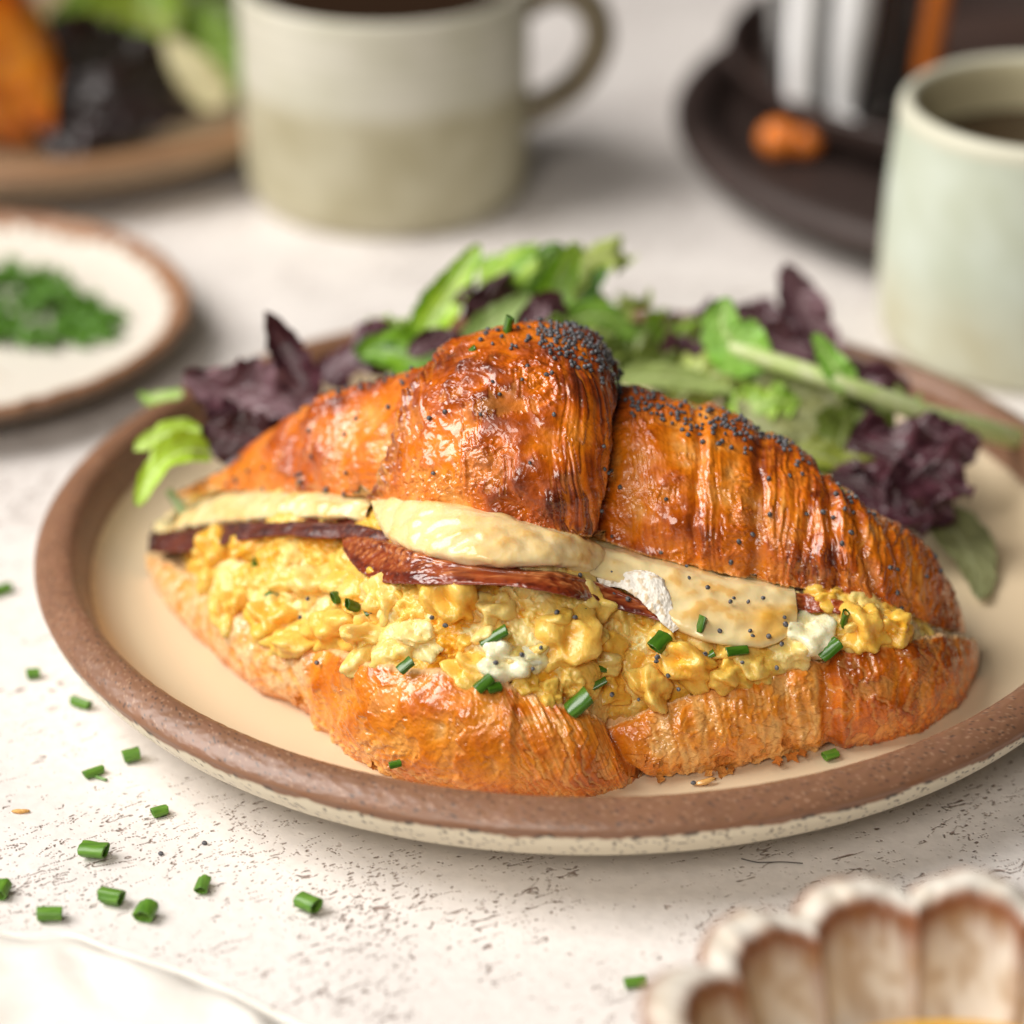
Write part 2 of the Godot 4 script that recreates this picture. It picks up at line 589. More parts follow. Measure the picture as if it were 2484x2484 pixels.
			d += rough * (0.09 * b1 + 0.05 * b2 * (0.4 + wet) + 0.030 * wet * (1.0 - 2.0 * absf(b3)) + 0.010 * b3) + (0.0015 + 0.006 * wet) * b4
			var edge := bell(f, 0.035)
			d += edge * (0.05 * n_fine.get_noise_2d(x * 4.0, 1.0) + 0.03 * n_fine.get_noise_2d(x * 14.0, 3.0))
			P[q] = p + N[q] * d * endf
			# colour of the crust
			var b0 := n_low.get_noise_3d(p.x * 0.35 + 20.0, p.y * 0.35, p.z * 0.35)
			var tone := 0.33 + 0.80 * b0 + 0.55 * b1 + 0.28 * b2 + 0.16 * sm(0.5, 1.0, f) + 0.14 * sm(6.0, 8.0, x)
			tone += mask * (0.14 - 0.26 * lam - 0.48 * lam2) + 0.56 * mfan + 0.16 * mright
			var c := mixc(gold, amber, tone * 1.5)
			c = mixc(c, deep, (tone - 0.48) * 1.5)
			c = mixc(c, dark, (tone - 0.86) * 1.5)
			# the browned lip where the middle turn laps over the left horn
			c = mixc(c, deep, clampf(0.85 - 0.7 * lam2, 0.0, 1.0) * bell(x - xl - 0.10, 0.24) * sm(1.05, 0.8, f))
			c = mixc(c, dark, 0.9 * bell(x - xl + 0.05, 0.085) * sm(1.0, 0.75, f))
			c = mixc(c, dark, 0.75 * bell(x - xr - 0.08, 0.10) + 0.35 * (g2 + g3 + g4) + 0.5 * bell(x - xl + 0.10, 0.05))
			c = mixc(c, pale, 0.60 * sm(0.18, -0.35, tone))
			c = mixc(c, pale, (0.75 * sm(0.035, 0.0, f) + 0.40 * bell(x + 6.2, 1.4) * sm(0.42, 0.0, f) * sm(0.0, 0.4, b2 + 0.2) + 0.35 * bell(x - 5.0, 1.6) * sm(0.30, 0.02, f) * sm(0.0, 0.3, b2)))
			c = mixc(c, dark, mask * 0.60 * sm(0.86, 0.97, saw))
			c = mixc(c, gold * 1.05, mask * 0.45 * sm(0.35, 0.1, saw))
			c = mixc(c, gold.lerp(pale, 0.45), 0.45 * flaked * sm(1.0, 0.5, f))
			c = mixc(c, deep, 0.35 * bell(fl - 0.26, 0.018) * (1.0 - mfan))
			c = c * (1.0 + 0.15 * b3)
			c.a = 1.0
			C[q] = c
	N = grid_normals(P, nu, nv, false, true)
	top_P = P
	top_N = N
	top_V = V
	top_nu = nu
	var I := grid_index(nu, nv, false, true)
	var tip := [P, N, C, I]
	cap_ends(tip, nu, nv)
	return put("top_crust", make_mesh(tip[0], tip[1], tip[2], tip[3]), M.crust, sandwich)

func crust_bottom() -> MeshInstance3D:
	var n := B.size()
	var rows := []
	for k in 9:
		rows.append(PackedVector3Array())
	for s in n:
		var b: Vector3 = B[s]
		var c: Vector3 = C_EDGE[s]
		var t: Vector3 = T0[s]
		var h := c.y - b.y
		var inw := clampf((c.z - t.z) * 0.5 + 0.4, 0.3, 2.5)
		rows[0].append(b + Vector3(0, 0.0, -0.30 - 0.2 * h))
		rows[1].append(b + Vector3(0, 0.02, 0.0))
		rows[2].append(b.lerp(c, 0.38) + Vector3(0, 0, 0.26 + 0.10 * h))
		rows[3].append(b.lerp(c, 0.80) + Vector3(0, 0.02, 0.24 + 0.08 * h))
		rows[4].append(c)
		rows[5].append(c + Vector3(0, -0.12, -0.25))
		rows[6].append(c.lerp(t, 0.5) + Vector3(0, -0.55, -0.2))
		rows[7].append(t + Vector3(0, -0.75, -0.5))
		rows[8].append(Vector3(t.x, 1.0, t.z - 0.8))
	var nu := 760
	var g := patch(rows, nu, [14, 60, 56, 34, 14, 8, 6, 8, 8], true)
	var P: PackedVector3Array = g[0]
	var nv: int = g[1]
	var V: PackedFloat32Array = g[2]
	var N := grid_normals(P, nu, nv, false, true)
	var C := PackedColorArray()
	C.resize(P.size())
	var gold := Color(0.82, 0.300, 0.024)
	var amber := Color(0.68, 0.165, 0.007)
	var deep := Color(0.30, 0.052, 0.006)
	var pale := Color(0.84, 0.52, 0.18)
	var cream := Color(0.84, 0.62, 0.33)
	for j in nv:
		var v := V[j]
		var f := clampf((v - 1.0) / 3.0, -0.3, 1.4)
		var front := sm(5.6, 4.6, v)
		for i in nu:
			var q := j * nu + i
			var p := P[q]
			var x := p.x
			var endf := sm(0.0, 0.05, float(i) / (nu - 1)) * sm(1.0, 0.97, float(i) / (nu - 1))
			var b1 := n_mid.get_noise_3d(p.x * 0.9 + 30.0, p.y * 0.9, p.z * 0.9)
			var b2 := n_fine.get_noise_3d(p.x * 2.4 + 30.0 + b1, p.y * 2.2, p.z * 2.4)
			var b3 := n_fine.get_noise_3d(p.x * 6.5 + 30.0, p.y * 6.0, p.z * 6.5)
			var b4 := n_mid.get_noise_3d(p.x * 15.0, p.y * 13.0, p.z * 15.0)
			if front < 0.02:
				P[q] = p + N[q] * (0.1 * b2)
				C[q] = mixc(cream, pale, b2 + 0.4)
				continue
			var left := sm(-5.85, -6.15, x)
			var seam := 0.30 + 0.75 * (1.0 - f)
			# folds gather towards the seam right of the middle
			var fan := sm(-2.05, -1.5, x + 0.5 * (f - 0.6)) * sm(seam + 0.1, seam - 0.1, x)
			var sl := (x - seam) / (1.15 + 0.55 * f)
			var gather := sm(-0.35, 0.3, n_mid.get_noise_2d(sl * 2.0 + 30.0, f * 1.6))
			var lam := (1.0 - 2.0 * absf(n_lam.get_noise_2d(sl * 3.0 + 0.3 * b1, f * 0.6))) * (0.35 + 0.65 * gather)
			var lam2 := n_fine.get_noise_2d(sl * 15.0, f * 1.1)
			var rs := x + 0.30 * f + 0.10 * b1
			var rmask := sm(seam, seam + 0.7, x)
			var tip := sm(5.0, 5.5, x + 0.25 * f)
			var lamr := 1.0 - 2.0 * absf(n_lam.get_noise_2d(rs * 1.9 + 7.0, f * 0.6 + 4.0))
			var lamr2 := n_fine.get_noise_2d(rs * 9.0, f * 1.2 + 4.0)
			var d := 0.22 * left * bell(f - 0.75, 0.5)
			d += 0.15 * (sm(-6.12, -5.92, x + 0.12 * f) - sm(seam - 0.14, seam + 0.02, x))
			d += 0.10 * bell(x + 5.80, 0.14)
			d -= 0.22 * bell(x - seam, 0.15) * sm(1.2, 0.6, f)
			d += 0.10 * sm(-1.55, -1.72, x) * sm(-4.5, -2.5, x)
			d -= 0.16 * bell(x - 5.25 + 0.2 * f, 0.16) - 0.06 * bell(x - 5.55 + 0.2 * f, 0.15)
			d -= 0.07 * bell(x - 4.35 + 0.2 * f, 0.16) + 0.06 * bell(x - 6.9 + 0.3 * f, 0.15)
			var low := sm(0.33, 0.02, f + 0.12 * b1 - 0.16 * bell(x + 4.6, 1.2))
			d += fan * (0.055 * lam + 0.026 * lam2) + rmask * (0.030 * lamr * (1.0 - 0.6 * tip) + 0.018 * lamr2 * (1.0 - 0.5 * tip)) + tip * 0.05 * b1
			var tr := (sl * 4.0 if x < seam else rs * 2.6) + 1.4 * n_low.get_noise_2d(x * 0.9 + 28.0, f * 1.2) + 0.7 * b2
			var saw := tr - floorf(tr)
			var lmask := clampf(fan + 0.8 * rmask, 0.0, 1.0)
			d += lmask * 0.030 * saw * sm(1.0, 0.94, saw)
			var fl := n_fine.get_noise_3d(p.x * 1.2 + 0.4 * b2, p.y * 0.9 + 42.0, p.z * 1.2)
			var flaked := 0.8 * sm(0.20, 0.235, fl) * (1.0 - 0.5 * fan) * (1.0 - left)
			d -= 0.028 * flaked
			var rough := (1.0 - 0.6 * fan)
			d += rough * (0.06 * b1 + 0.030 * b2 + 0.012 * (1.0 - 2.0 * absf(b3))) + 0.003 * b4
			# torn, flaky crumb towards the plate and on the pale left end
			var torn := clampf(low * sm(-0.1, 0.25, b2 + 0.25) + left * 0.8, 0.0, 1.0)
			d += torn * ((0.075 - 0.05 * left) * b2 + (0.06 - 0.045 * left) * b3 + (0.014 - 0.010 * left) * b4)
			var edge := bell(f - 1.0, 0.05)
			d += edge * (0.05 * n_fine.get_noise_2d(x * 5.0, 11.0) + 0.03 * n_fine.get_noise_2d(x * 13.0, 13.0))
			P[q] = p + N[q] * d * endf * front
			var tone := 0.34 + 0.6 * b1 + 0.20 * b2 - 0.34 * rmask * (1.0 - tip) - 0.25 * left * sm(0.1, 0.6, f) + 0.35 * tip
			tone += fan * (0.16 - 0.22 * lam - 0.25 * lam2) + rmask * (0.06 - 0.16 * lamr - 0.22 * lamr2)
			var c := mixc(gold, amber, tone * 1.5)
			c = mixc(c, deep, (tone - 0.50) * 1.5)
			c = mixc(c, pale, 0.8 * sm(0.12, -0.35, tone))
			c = mixc(c, pale, 0.72 * torn * (1.0 - tip) * (1.0 - left * sm(0.5, 0.2, f)) * sm(-0.35, 0.25, b3 + b2 * 0.5))
			c = mixc(c, cream, 0.8 * left * sm(-0.35, 0.35, b2 + 0.15 + 0.4 * b1) * sm(-0.1, 0.5, f))
			c = mixc(c, deep, lmask * 0.45 * sm(0.86, 0.97, saw))
			c = mixc(c, pale, lmask * 0.40 * sm(0.35, 0.1, saw))
			c = mixc(c, gold.lerp(pale, 0.5), 0.5 * flaked)
			c = mixc(c, deep, 0.3 * bell(fl - 0.20, 0.018) * (1.0 - left))
			c = mixc(c, deep, 0.6 * bell(x - seam, 0.07) + 0.35 * bell(x - 5.25 + 0.2 * f, 0.08))
			c = mixc(c, cream, 0.75 * sm(0.95, 1.02, f))
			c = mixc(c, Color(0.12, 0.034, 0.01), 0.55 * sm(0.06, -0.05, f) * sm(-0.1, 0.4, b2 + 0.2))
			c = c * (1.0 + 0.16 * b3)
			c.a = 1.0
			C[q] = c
	N = grid_normals(P, nu, nv, false, true)
	var tip := [P, N, C, grid_index(nu, nv, false, true)]
	cap_ends(tip, nu, nv)
	return put("bottom_crust", make_mesh(tip[0], tip[1], tip[2], tip[3]), M.crust, sandwich)

func ball(nu: int, nv: int) -> PackedVector3Array:
	var P := PackedVector3Array()
	for j in nv:
		var la := -PI / 2.0 + PI * j / (nv - 1)
		for i in nu:
			var lo := TAU * i / nu
			P.append(Vector3(cos(la) * cos(lo), sin(la), -cos(la) * sin(lo)))
	return P

func egg_colour(kind: float, b: float, p: Vector3) -> Color:
	var yolk := Color(0.90, 0.41, 0.028)
	var mid := Color(0.92, 0.57, 0.13)
	var pale := Color(0.92, 0.74, 0.38)
	var white := Color(0.92, 0.85, 0.64)
	var c := mixc(yolk, mid, kind * 2.2 + b * 1.1)
	c = mixc(c, pale, (kind - 0.38) * 2.0 + b * 0.8)
	c = mixc(c, white, (kind + b * 0.25 - 0.80) * 4.0)
	c.a = 1.0
	return c

func fill_point(u: float, g: float) -> Vector3:
	var k := mini(int(u), 14)
	var t := u - k
	return C_EDGE[k].lerp(C_EDGE[k + 1], t).lerp(T0[k].lerp(T0[k + 1], t), g)

func build_egg():
	var n := B.size()
	var rows := []
	for g in [-0.02, 0.06, 0.3, 0.6, 0.85, 1.05]:
		var row := PackedVector3Array()
		for s in n:
			var a: Vector3 = C_EDGE[s]
			var t: Vector3 = T0[s]
			var L := a.distance_to(t)
			var out := Vector3(0, 0.62, 0.78)
			var p: Vector3 = a.lerp(t, g) + out * (-0.30 + 0.10 * L * 4.0 * g * (1.0 - g))
			var ends := maxf(sm(1.6, 0.2, s), sm(12.8, 14.6, s))
			p -= out * 0.75 * ends
			if g < 0.0: p += Vector3(0, -0.35, -0.2)
			if g > 1.0: p += Vector3(0, -0.1, -0.5)
			row.append(p)
		rows.append(row)
	var nu := 620
	var gr := patch(rows, nu, [8, 40, 48, 38, 24], false)
	var P: PackedVector3Array = gr[0]
	var nv: int = gr[1]
	var N := grid_normals(P, nu, nv)
	# soft domes of curd, packed side by side
	var R := RandomNumberGenerator.new()
	R.seed = 77
	var domes := []
	var buckets := {}
	for k in 300:
		var c := fill_point(R.randf_range(0.9, 13.9), R.randf_range(-0.02, 0.95)) + Vector3(0, 0.1, -0.2)
		var rad := 0.30 + 0.62 * R.randf() * R.randf() + 0.12 * R.randf()
		domes.append([c, rad, R.randf_range(0.16, 0.34) * (0.5 + rad), R.randf()])
		for bx in range(int(floor((c.x - rad - 0.2) / 0.5)), int(floor((c.x + rad + 0.2) / 0.5)) + 1):
			if not buckets.has(bx): buckets[bx] = []
			buckets[bx].append(k)
	var C := PackedColorArray()
	C.resize(P.size())
	for j in nv:
		for i in nu:
			var q := j * nu + i
			var p := P[q]
			var b1 := n_mid.get_noise_3d(p.x * 1.6, p.y * 1.6, p.z * 1.6)
			var b2 := n_fine.get_noise_3d(p.x * 4.0, p.y * 4.0, p.z * 4.0)
			var b3 := n_fine.get_noise_3d(p.x * 10.0, p.y * 10.0, p.z * 10.0)
			var best := 0.0
			var second := 0.0
			var kind := 0.5
			var pw := p + Vector3(b2, b1, -b2) * 0.22
			for k in buckets.get(int(floor(p.x / 0.5)), []):
				var dm: Array = domes[k]
				var dd: float = pw.distance_squared_to(dm[0]) / (dm[1] * dm[1])
				if dd < 1.0:
					var h: float = dm[2] * sqrt(1.0 - dd)
					if h > best:
						second = best
						best = h
						kind = dm[3]
			var d := best - 0.05 + 0.05 * b1 + 0.03 * b2 + 0.016 * b3
			P[q] = p + N[q] * d
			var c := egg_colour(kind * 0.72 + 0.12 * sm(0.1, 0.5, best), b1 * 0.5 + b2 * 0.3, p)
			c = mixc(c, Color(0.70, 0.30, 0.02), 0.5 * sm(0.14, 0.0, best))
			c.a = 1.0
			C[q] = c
	N = grid_normals(P, nu, nv)
	var egg := put("scrambled_egg", make_mesh(P, N, C, grid_index(nu, nv)), M.egg, sandwich)
	# loose curds that stand clear of the mass
	var spots := [[Vector3(-1.80, 3.69, 8.79), 0.62, 0.98], [Vector3(-1.18, 3.74, 8.58), 0.42, 0.8], [Vector3(-3.67, 3.88, 8.11), 0.6, 0.72], [Vector3(-4.73, 3.51, 7.46), 0.55, 0.45], [Vector3(-5.28, 3.83, 5.20), 0.6, 0.35], [Vector3(-5.90, 3.32, 5.01), 0.55, 0.5], [Vector3(-2.88, 4.55, 7.67), 0.75, 0.25], [Vector3(-1.97, 4.39, 7.85), 0.5, 0.5], [Vector3(-0.62, 3.93, 8.20), 0.75, 0.3], [Vector3(0.19, 3.43, 7.79), 0.6, 0.2], [Vector3(0.67, 3.89, 6.97), 0.5, 0.45], [Vector3(1.27, 2.77, 8.36), 0.5, 0.3], [Vector3(0.42, 2.67, 8.30), 0.45, 0.2], [Vector3(2.13, 3.16, 8.01), 0.7, 0.2], [Vector3(3.04, 2.95, 8.09), 0.5, 0.3], [Vector3(4.69, 3.39, 7.25), 0.62, 0.97], [Vector3(4.38, 3.17, 7.61), 0.45, 0.62], [Vector3(5.97, 3.47, 7.06), 0.62, 0.2], [Vector3(6.56, 3.37, 6.99), 0.5, 0.15], [Vector3(3.63, 3.05, 7.81), 0.5, 0.4], [Vector3(-0.96, 3.11, 9.21), 0.36, 0.3], [Vector3(-1.30, 3.24, 9.16), 0.36, 0.25], [Vector3(-2.42, 3.49, 9.01), 0.5, 0.3], [Vector3(-7.91, 2.28, 4.12), 0.6, 0.35], [Vector3(-6.98, 2.56, 5.11), 0.6, 0.25], [Vector3(-8.36, 2.32, 2.96), 0.5, 0.3], [Vector3(-8.70, 2.33, 1.94), 0.5, 0.2], [Vector3(-6.55, 3.43, 3.97), 0.5, 0.5], [Vector3(-4.27, 4.21, 7.08), 0.6, 0.45], [Vector3(-4.01, 3.57, 8.26), 0.55, 0.5], [Vector3(-6.46, 2.47, 5.90), 0.6, 0.35], [Vector3(-5.47, 3.10, 6.52), 0.65, 0.3], [Vector3(-4.83, 3.19, 7.82), 0.45, 0.45], [Vector3(-0.15, 4.22, 7.33), 0.5, 0.4], [Vector3(5.21, 3.81, 6.36), 0.45, 0.2]]
	var un := ball(40, 26)
	for k in spots.size() + 34:
		var c: Vector3
		var rad: float
		var kind := R.randf() * 0.6
		var flat := R.randf_range(0.6, 0.85)
		if k < spots.size():
			c = spots[k][0]
			rad = spots[k][1]
			kind = spots[k][2]
		else:
			c = fill_point(R.randf_range(1.6, 13.2), R.randf_range(0.22, 0.52)) + Vector3(0, 0.02, -0.06)
			rad = R.randf_range(0.26, 0.55)
		var turn := Basis.from_euler(Vector3(R.randf_range(-0.5, 0.9), R.randf_range(0, TAU), R.randf_range(-0.5, 0.5)))
		var sc := Vector3(rad * R.randf_range(0.95, 1.4), rad * flat, rad * R.randf_range(0.8, 1.1))
		var off := Vector3(R.randf() * 90.0, R.randf() * 90.0, 0)
		var CP := PackedVector3Array()
		var CC := PackedColorArray()
		CP.resize(un.size())
		CC.resize(un.size())
		for i in un.size():
			var s := un[i]
			var a1 := n_low.get_noise_3d(s.x * 0.8 + off.x, s.y * 0.8 + off.y, s.z * 0.8)
			var p0 := s * sc
			var a2 := n_fine.get_noise_3d(p0.x * 3.0 + off.x, p0.y * 3.0 + off.y, p0.z * 3.0)
			var a3 := n_fine.get_noise_3d(p0.x * 8.0 + off.x, p0.y * 8.0 + off.y, p0.z * 8.0)
			var p := p0 * (1.0 + 0.60 * a1) + s * (0.045 * a2 + 0.024 * a3)
			CP[i] = turn * p
			CC[i] = egg_colour(kind, a1 * 0.4 + a2 * 0.4, p)
		var CN := grid_normals(CP, 40, 26, true, false)
		var o := put("curd", make_mesh(CP, CN, CC, grid_index(40, 26, true, false)), M.egg, egg)
		o.position = c * CM

# close both ends of a loop patch with a fan
func cap_ends(tip: Array, nu: int, nv: int):
	var P: PackedVector3Array = tip[0]
	var N: PackedVector3Array = tip[1]
	var C: PackedColorArray = tip[2]
	var I: PackedInt32Array = tip[3]
	for side in 2:
		var i := 0 if side == 0 else nu - 1
		var mid := Vector3.ZERO
		for j in nv:
			mid += P[j * nu + i] / nv
		var at := P.size()
		P.append(mid)
		N.append(Vector3(-1 if side == 0 else 1, 0, 0))
		C.append(C[(nv / 3) * nu + i])
		for j in nv:
			var a := j * nu + i
			var b := ((j + 1) % nv) * nu + i
			I.append_array(PackedInt32Array([at, a, b] if side == 0 else [at, b, a]))
	tip[0] = P
	tip[1] = N
	tip[2] = C
	tip[3] = I

# a slab between an upper and a lower line, seen from its front; thick in cm, deep behind the lines
func slab(called: String, up: Array, low: Array, thick: float, deep: float, mt: Material, paint: Callable, rough: float, parent: Node, nu := 240) -> MeshInstance3D:
	var fine := 0.14 if mt == M.cheese else 1.0
	var grain := 0.018 if mt == M.bacon else 0.0
	var rows := []
	for k in 8:
		rows.append(PackedVector3Array())
	var nn := 12
	var U := resample(vec_row(up), nn)
	var W := resample(vec_row(low), nn)
	var out := Vector3(0, 0.55, 0.83)
	for s in nn:
		var a := W[s]
		var b := U[s]
		var e := sin(PI * clampf((s + 0.25) / (nn - 0.5), 0.0, 1.0))
		if grain > 0.0 or mt == M.charred:
			a += out * 0.06 * sin(s * 2.1) + Vector3(0, 0.03 * sin(s * 1.3 + 1.0), 0)
			b += out * 0.05 * sin(s * 2.1 + 0.6)
		var tk := thick * (0.35 + 0.65 * sqrt(maxf(e, 0.0)))
		rows[0].append(a + out * 0.02 - Vector3(0, 0, deep * 0.35))
		rows[1].append(a + Vector3(0, -0.0, 0.0) + out * 0.04)
		rows[2].append(a.lerp(b, 0.10) + out * tk * 0.85)
		rows[3].append(a.lerp(b, 0.38) + out * tk)
		rows[4].append(a.lerp(b, 0.72) + out * tk * 0.85)
		rows[5].append(b + out * tk * 0.35)
		rows[6].append(b + Vector3(0, -0.42 * deep, -deep))
		rows[7].append(a.lerp(b, 0.3) + Vector3(0, 0, -deep))
	var g := patch(rows, nu, [6, 16, 18, 20, 16, 8, 5, 5], true)
	var P: PackedVector3Array = g[0]
	var nv: int = g[1]
	var V: PackedFloat32Array = g[2]
	var N := grid_normals(P, nu, nv, false, true)
	var C := PackedColorArray()
	C.resize(P.size())
	for j in nv:
		for i in nu:
			var q := j * nu + i
			var p := P[q]
			var b1 := n_mid.get_noise_3d(p.x * 1.1 + 7.0, p.y * 1.6, p.z * 1.6)
			var b2 := n_fine.get_noise_3d(p.x * 4.5, p.y * 4.5, p.z * 4.5)
			C[q] = paint.call(float(i) / (nu - 1), V[j], b1, b2, p)
			P[q] = p + N[q] * rough * (1.2 * b1 + fine * (0.5 * b2 + 0.22 * n_fine.get_noise_3d(p.x * 13.0, p.y * 13.0, p.z * 13.0)) + grain / rough * n_fine.get_noise_3d(p.x * 1.0, p.y * 7.0, p.z * 7.0))
	N = grid_normals(P, nu, nv, false, true)
	var I := grid_index(nu, nv, false, true)
	var tip := [P, N, C, I]
	cap_ends(tip, nu, nv)
	return put(called, make_mesh(tip[0], tip[1], tip[2], tip[3]), mt, parent)

func build_cheese_and_bacon():
	var cheese := func(u, v, b1, b2, p):
		var c := mixc(Color(0.86, 0.64, 0.33), Color(0.84, 0.52, 0.17), 0.30 + 0.9 * b1 + 0.3 * b2)
		c = mixc(c, Color(0.88, 0.76, 0.52), 0.55 * sm(2.3, 1.3, v) + 0.25 * sm(0.15, 0.35, b2))
		c = mixc(c, Color(0.62, 0.26, 0.03), 0.28 * sm(0.30, 0.5, b1 + 0.35 * b2))
		c.a = 1.0
		return c
	var melted := func(u, v, b1, b2, p):
		var c := mixc(Color(0.87, 0.66, 0.35), Color(0.82, 0.50, 0.16), 0.2 + 1.0 * b1 + 0.2 * b2)
		c = mixc(c, Color(0.80, 0.38, 0.03), 0.75 * bell(u - 0.84, 0.12) * sm(1.6, 2.2, v) * sm(4.2, 3.4, v))
		c = mixc(c, Color(0.66, 0.28, 0.03), 0.35 * sm(0.26, 0.45, b1 + 0.3 * b2))
		c.a = 1.0
		return c
	slab("cheese_slice", [Vector3(-9.00, 2.84, -0.09), Vector3(-8.40, 3.31, 0.46), Vector3(-7.16, 4.06, 1.79), Vector3(-6.10, 4.55, 2.83), Vector3(-5.24, 4.81, 3.54), Vector3(-4.83, 4.96, 4.05)], [Vector3(-10.22, 1.82, -0.52), Vector3(-8.89, 2.74, 0.92), Vector3(-7.64, 3.54, 2.22), Vector3(-6.58, 4.06, 3.16), Vector3(-5.57, 4.44, 3.87), Vector3(-4.94, 4.69, 4.43)], 0.42, 0.9, M.cheese, cheese, 0.075, sandwich)
	slab("cheese_slice", [Vector3(-4.80, 5.13, 4.22), Vector3(-4.32, 5.52, 4.86), Vector3(-3.36, 5.96, 5.97), Vector3(-2.20, 6.05, 6.59), Vector3(-1.18, 5.81, 6.72), Vector3(-0.38, 5.53, 6.67), Vector3(0.45, 4.85, 6.09)], [Vector3(-4.74, 5.04, 4.65), Vector3(-4.35, 5.04, 5.91), Vector3(-3.57, 5.26, 7.08), Vector3(-2.65, 5.38, 7.68), Vector3(-1.75, 5.34, 7.76), Vector3(-0.84, 5.22, 7.53), Vector3(0.08, 4.75, 6.88)], 0.55, 1.0, M.cheese, cheese, 0.06, sandwich, 300)
	slab("cheese_slice", [Vector3(-0.60, 5.36, 6.65), Vector3(0.21, 5.01, 6.14), Vector3(1.36, 4.78, 6.40), Vector3(2.51, 4.52, 6.59), Vector3(3.55, 4.35, 6.62), Vector3(4.49, 4.11, 6.53)], [Vector3(-0.72, 5.08, 7.28), Vector3(0.08, 4.71, 6.99), Vector3(0.89, 4.37, 7.07), Vector3(1.69, 3.93, 7.70), Vector3(2.57, 3.66, 8.00), Vector3(3.37, 3.52, 7.98), Vector3(4.07, 3.51, 7.79), Vector3(4.48, 3.66, 7.23)], 0.25, 0.8, M.cheese, melted, 0.055, sandwich, 320)
	var snow := func(u, v, b1, b2, p):
		var c := mixc(Color(0.82, 0.77, 0.68), Color(0.62, 0.48, 0.30), 0.9 * sm(0.2, 0.5, b2) + 0.4 * b1)
		c.a = 1.0
		return c
	slab("cheese_rind", [Vector3(0.15, 4.71, 7.03), Vector3(0.60, 4.72, 6.81), Vector3(1.17, 4.78, 6.87), Vector3(1.51, 4.69, 7.04), Vector3(1.76, 4.34, 7.42), Vector3(1.96, 3.94, 7.81)], [Vector3(0.24, 4.56, 7.13), Vector3(0.60, 4.50, 7.12), Vector3(0.95, 4.43, 7.29), Vector3(1.19, 4.30, 7.51), Vector3(1.44, 4.12, 7.74), Vector3(1.77, 3.87, 7.95)], 0.08, 0.10, M.rind, snow, 0.05, sandwich, 160)
	slab("cheese_curl", [Vector3(-10.31, 2.02, -0.56), Vector3(-10.14, 2.09, -0.59), Vector3(-9.97, 2.12, -0.48), Vector3(-9.78, 2.17, -0.22)], [Vector3(-10.32, 1.89, -0.36), Vector3(-10.12, 1.95, -0.15), Vector3(-9.92, 2.06, -0.01), Vector3(-9.77, 2.11, -0.05)], 0.22, 0.3, M.cheese, cheese, 0.02, sandwich, 80)
	var charred := func(u, v, b1, b2, p):
		var c := mixc(Color(0.115, 0.024, 0.013), Color(0.05, 0.014, 0.012), 0.4 + b1 + b2)
		c = mixc(c, Color(0.36, 0.075, 0.018), 0.85 * sm(2.0, 0.8, v) + 0.3 * sm(0.2, 0.4, b2))
		c = mixc(c, Color(0.05, 0.022, 0.016), sm(0.08, 0.0, u))
		c.a = 1.0
		return c
	var meat := func(u, v, b1, b2, p):
		var streak := n_fine.get_noise_3d(p.x * 1.0, p.y * 7.0, p.z * 7.0)
		var c := mixc(Color(0.27, 0.042, 0.010), Color(0.11, 0.014, 0.006), 0.5 + 1.1 * b1)
		c = mixc(c, Color(0.40, 0.105, 0.028), sm(2.5, 3.3, v) * (0.55 + 1.1 * streak))
		c = mixc(c, Color(0.62, 0.24, 0.08), 0.55 * sm(0.25, 0.45, streak) * sm(2.6, 3.4, v))
		c = mixc(c, Color(0.06, 0.010, 0.007), 0.7 * bell(v - 2.5, 0.35) * sm(-0.1, 0.4, b2 + 0.1))
		c.a = 1.0
		return c
	slab("bacon_strip", [Vector3(-10.37, 1.97, -0.10), Vector3(-9.57, 2.39, 0.61), Vector3(-8.70, 3.00, 1.50), Vector3(-7.87, 3.54, 2.32), Vector3(-7.08, 3.97, 3.04), Vector3(-6.29, 4.33, 3.77), Vector3(-5.54, 4.58, 4.29), Vector3(-4.80, 4.83, 4.94), Vector3(-4.42, 4.98, 5.56)], [Vector3(-10.39, 1.68, 0.32), Vector3(-9.65, 2.16, 1.16), Vector3(-8.79, 2.76, 2.07), Vector3(-7.97, 3.33, 2.81), Vector3(-7.04, 3.87, 3.56), Vector3(-6.27, 4.22, 4.25), Vector3(-5.53, 4.46, 4.70), Vector3(-4.91, 4.67, 5.21), Vector3(-4.47, 4.82, 5.74)], 0.16, 1.2, M.charred, charred, 0.03, sandwich)
	slab("bacon_strip", [Vector3(-5.47, 4.39, 4.63), Vector3(-4.91, 4.76, 5.24), Vector3(-4.03, 5.25, 6.68), Vector3(-2.99, 5.39, 7.52), Vector3(-1.75, 5.34, 7.81), Vector3(-0.62, 5.16, 7.65), Vector3(0.54, 4.46, 7.05), Vector3(1.68, 4.03, 7.46), Vector3(2.14, 3.78, 7.48)], [Vector3(-5.42, 4.31, 5.08), Vector3(-4.84, 4.44, 6.54), Vector3(-4.01, 4.93, 7.63), Vector3(-2.98, 5.16, 8.17), Vector3(-1.75, 5.17, 8.29), Vector3(-0.62, 4.93, 8.18), Vector3(0.42, 4.27, 7.46), Vector3(1.44, 3.96, 7.61), Vector3(2.14, 3.67, 7.60)], 0.16, 1.2, M.bacon, meat, 0.018, sandwich, 320)
	slab("bacon_strip", [Vector3(4.38, 4.05, 6.50), Vector3(4.96, 4.00, 6.55), Vector3(5.53, 3.92, 6.60), Vector3(6.25, 3.72, 6.45)], [Vector3(4.44, 3.79, 6.80), Vector3(4.94, 3.77, 6.90), Vector3(5.51, 3.72, 6.91), Vector3(6.23, 3.60, 6.69)], 0.16, 0.8, M.bacon, meat, 0.035, sandwich, 120)

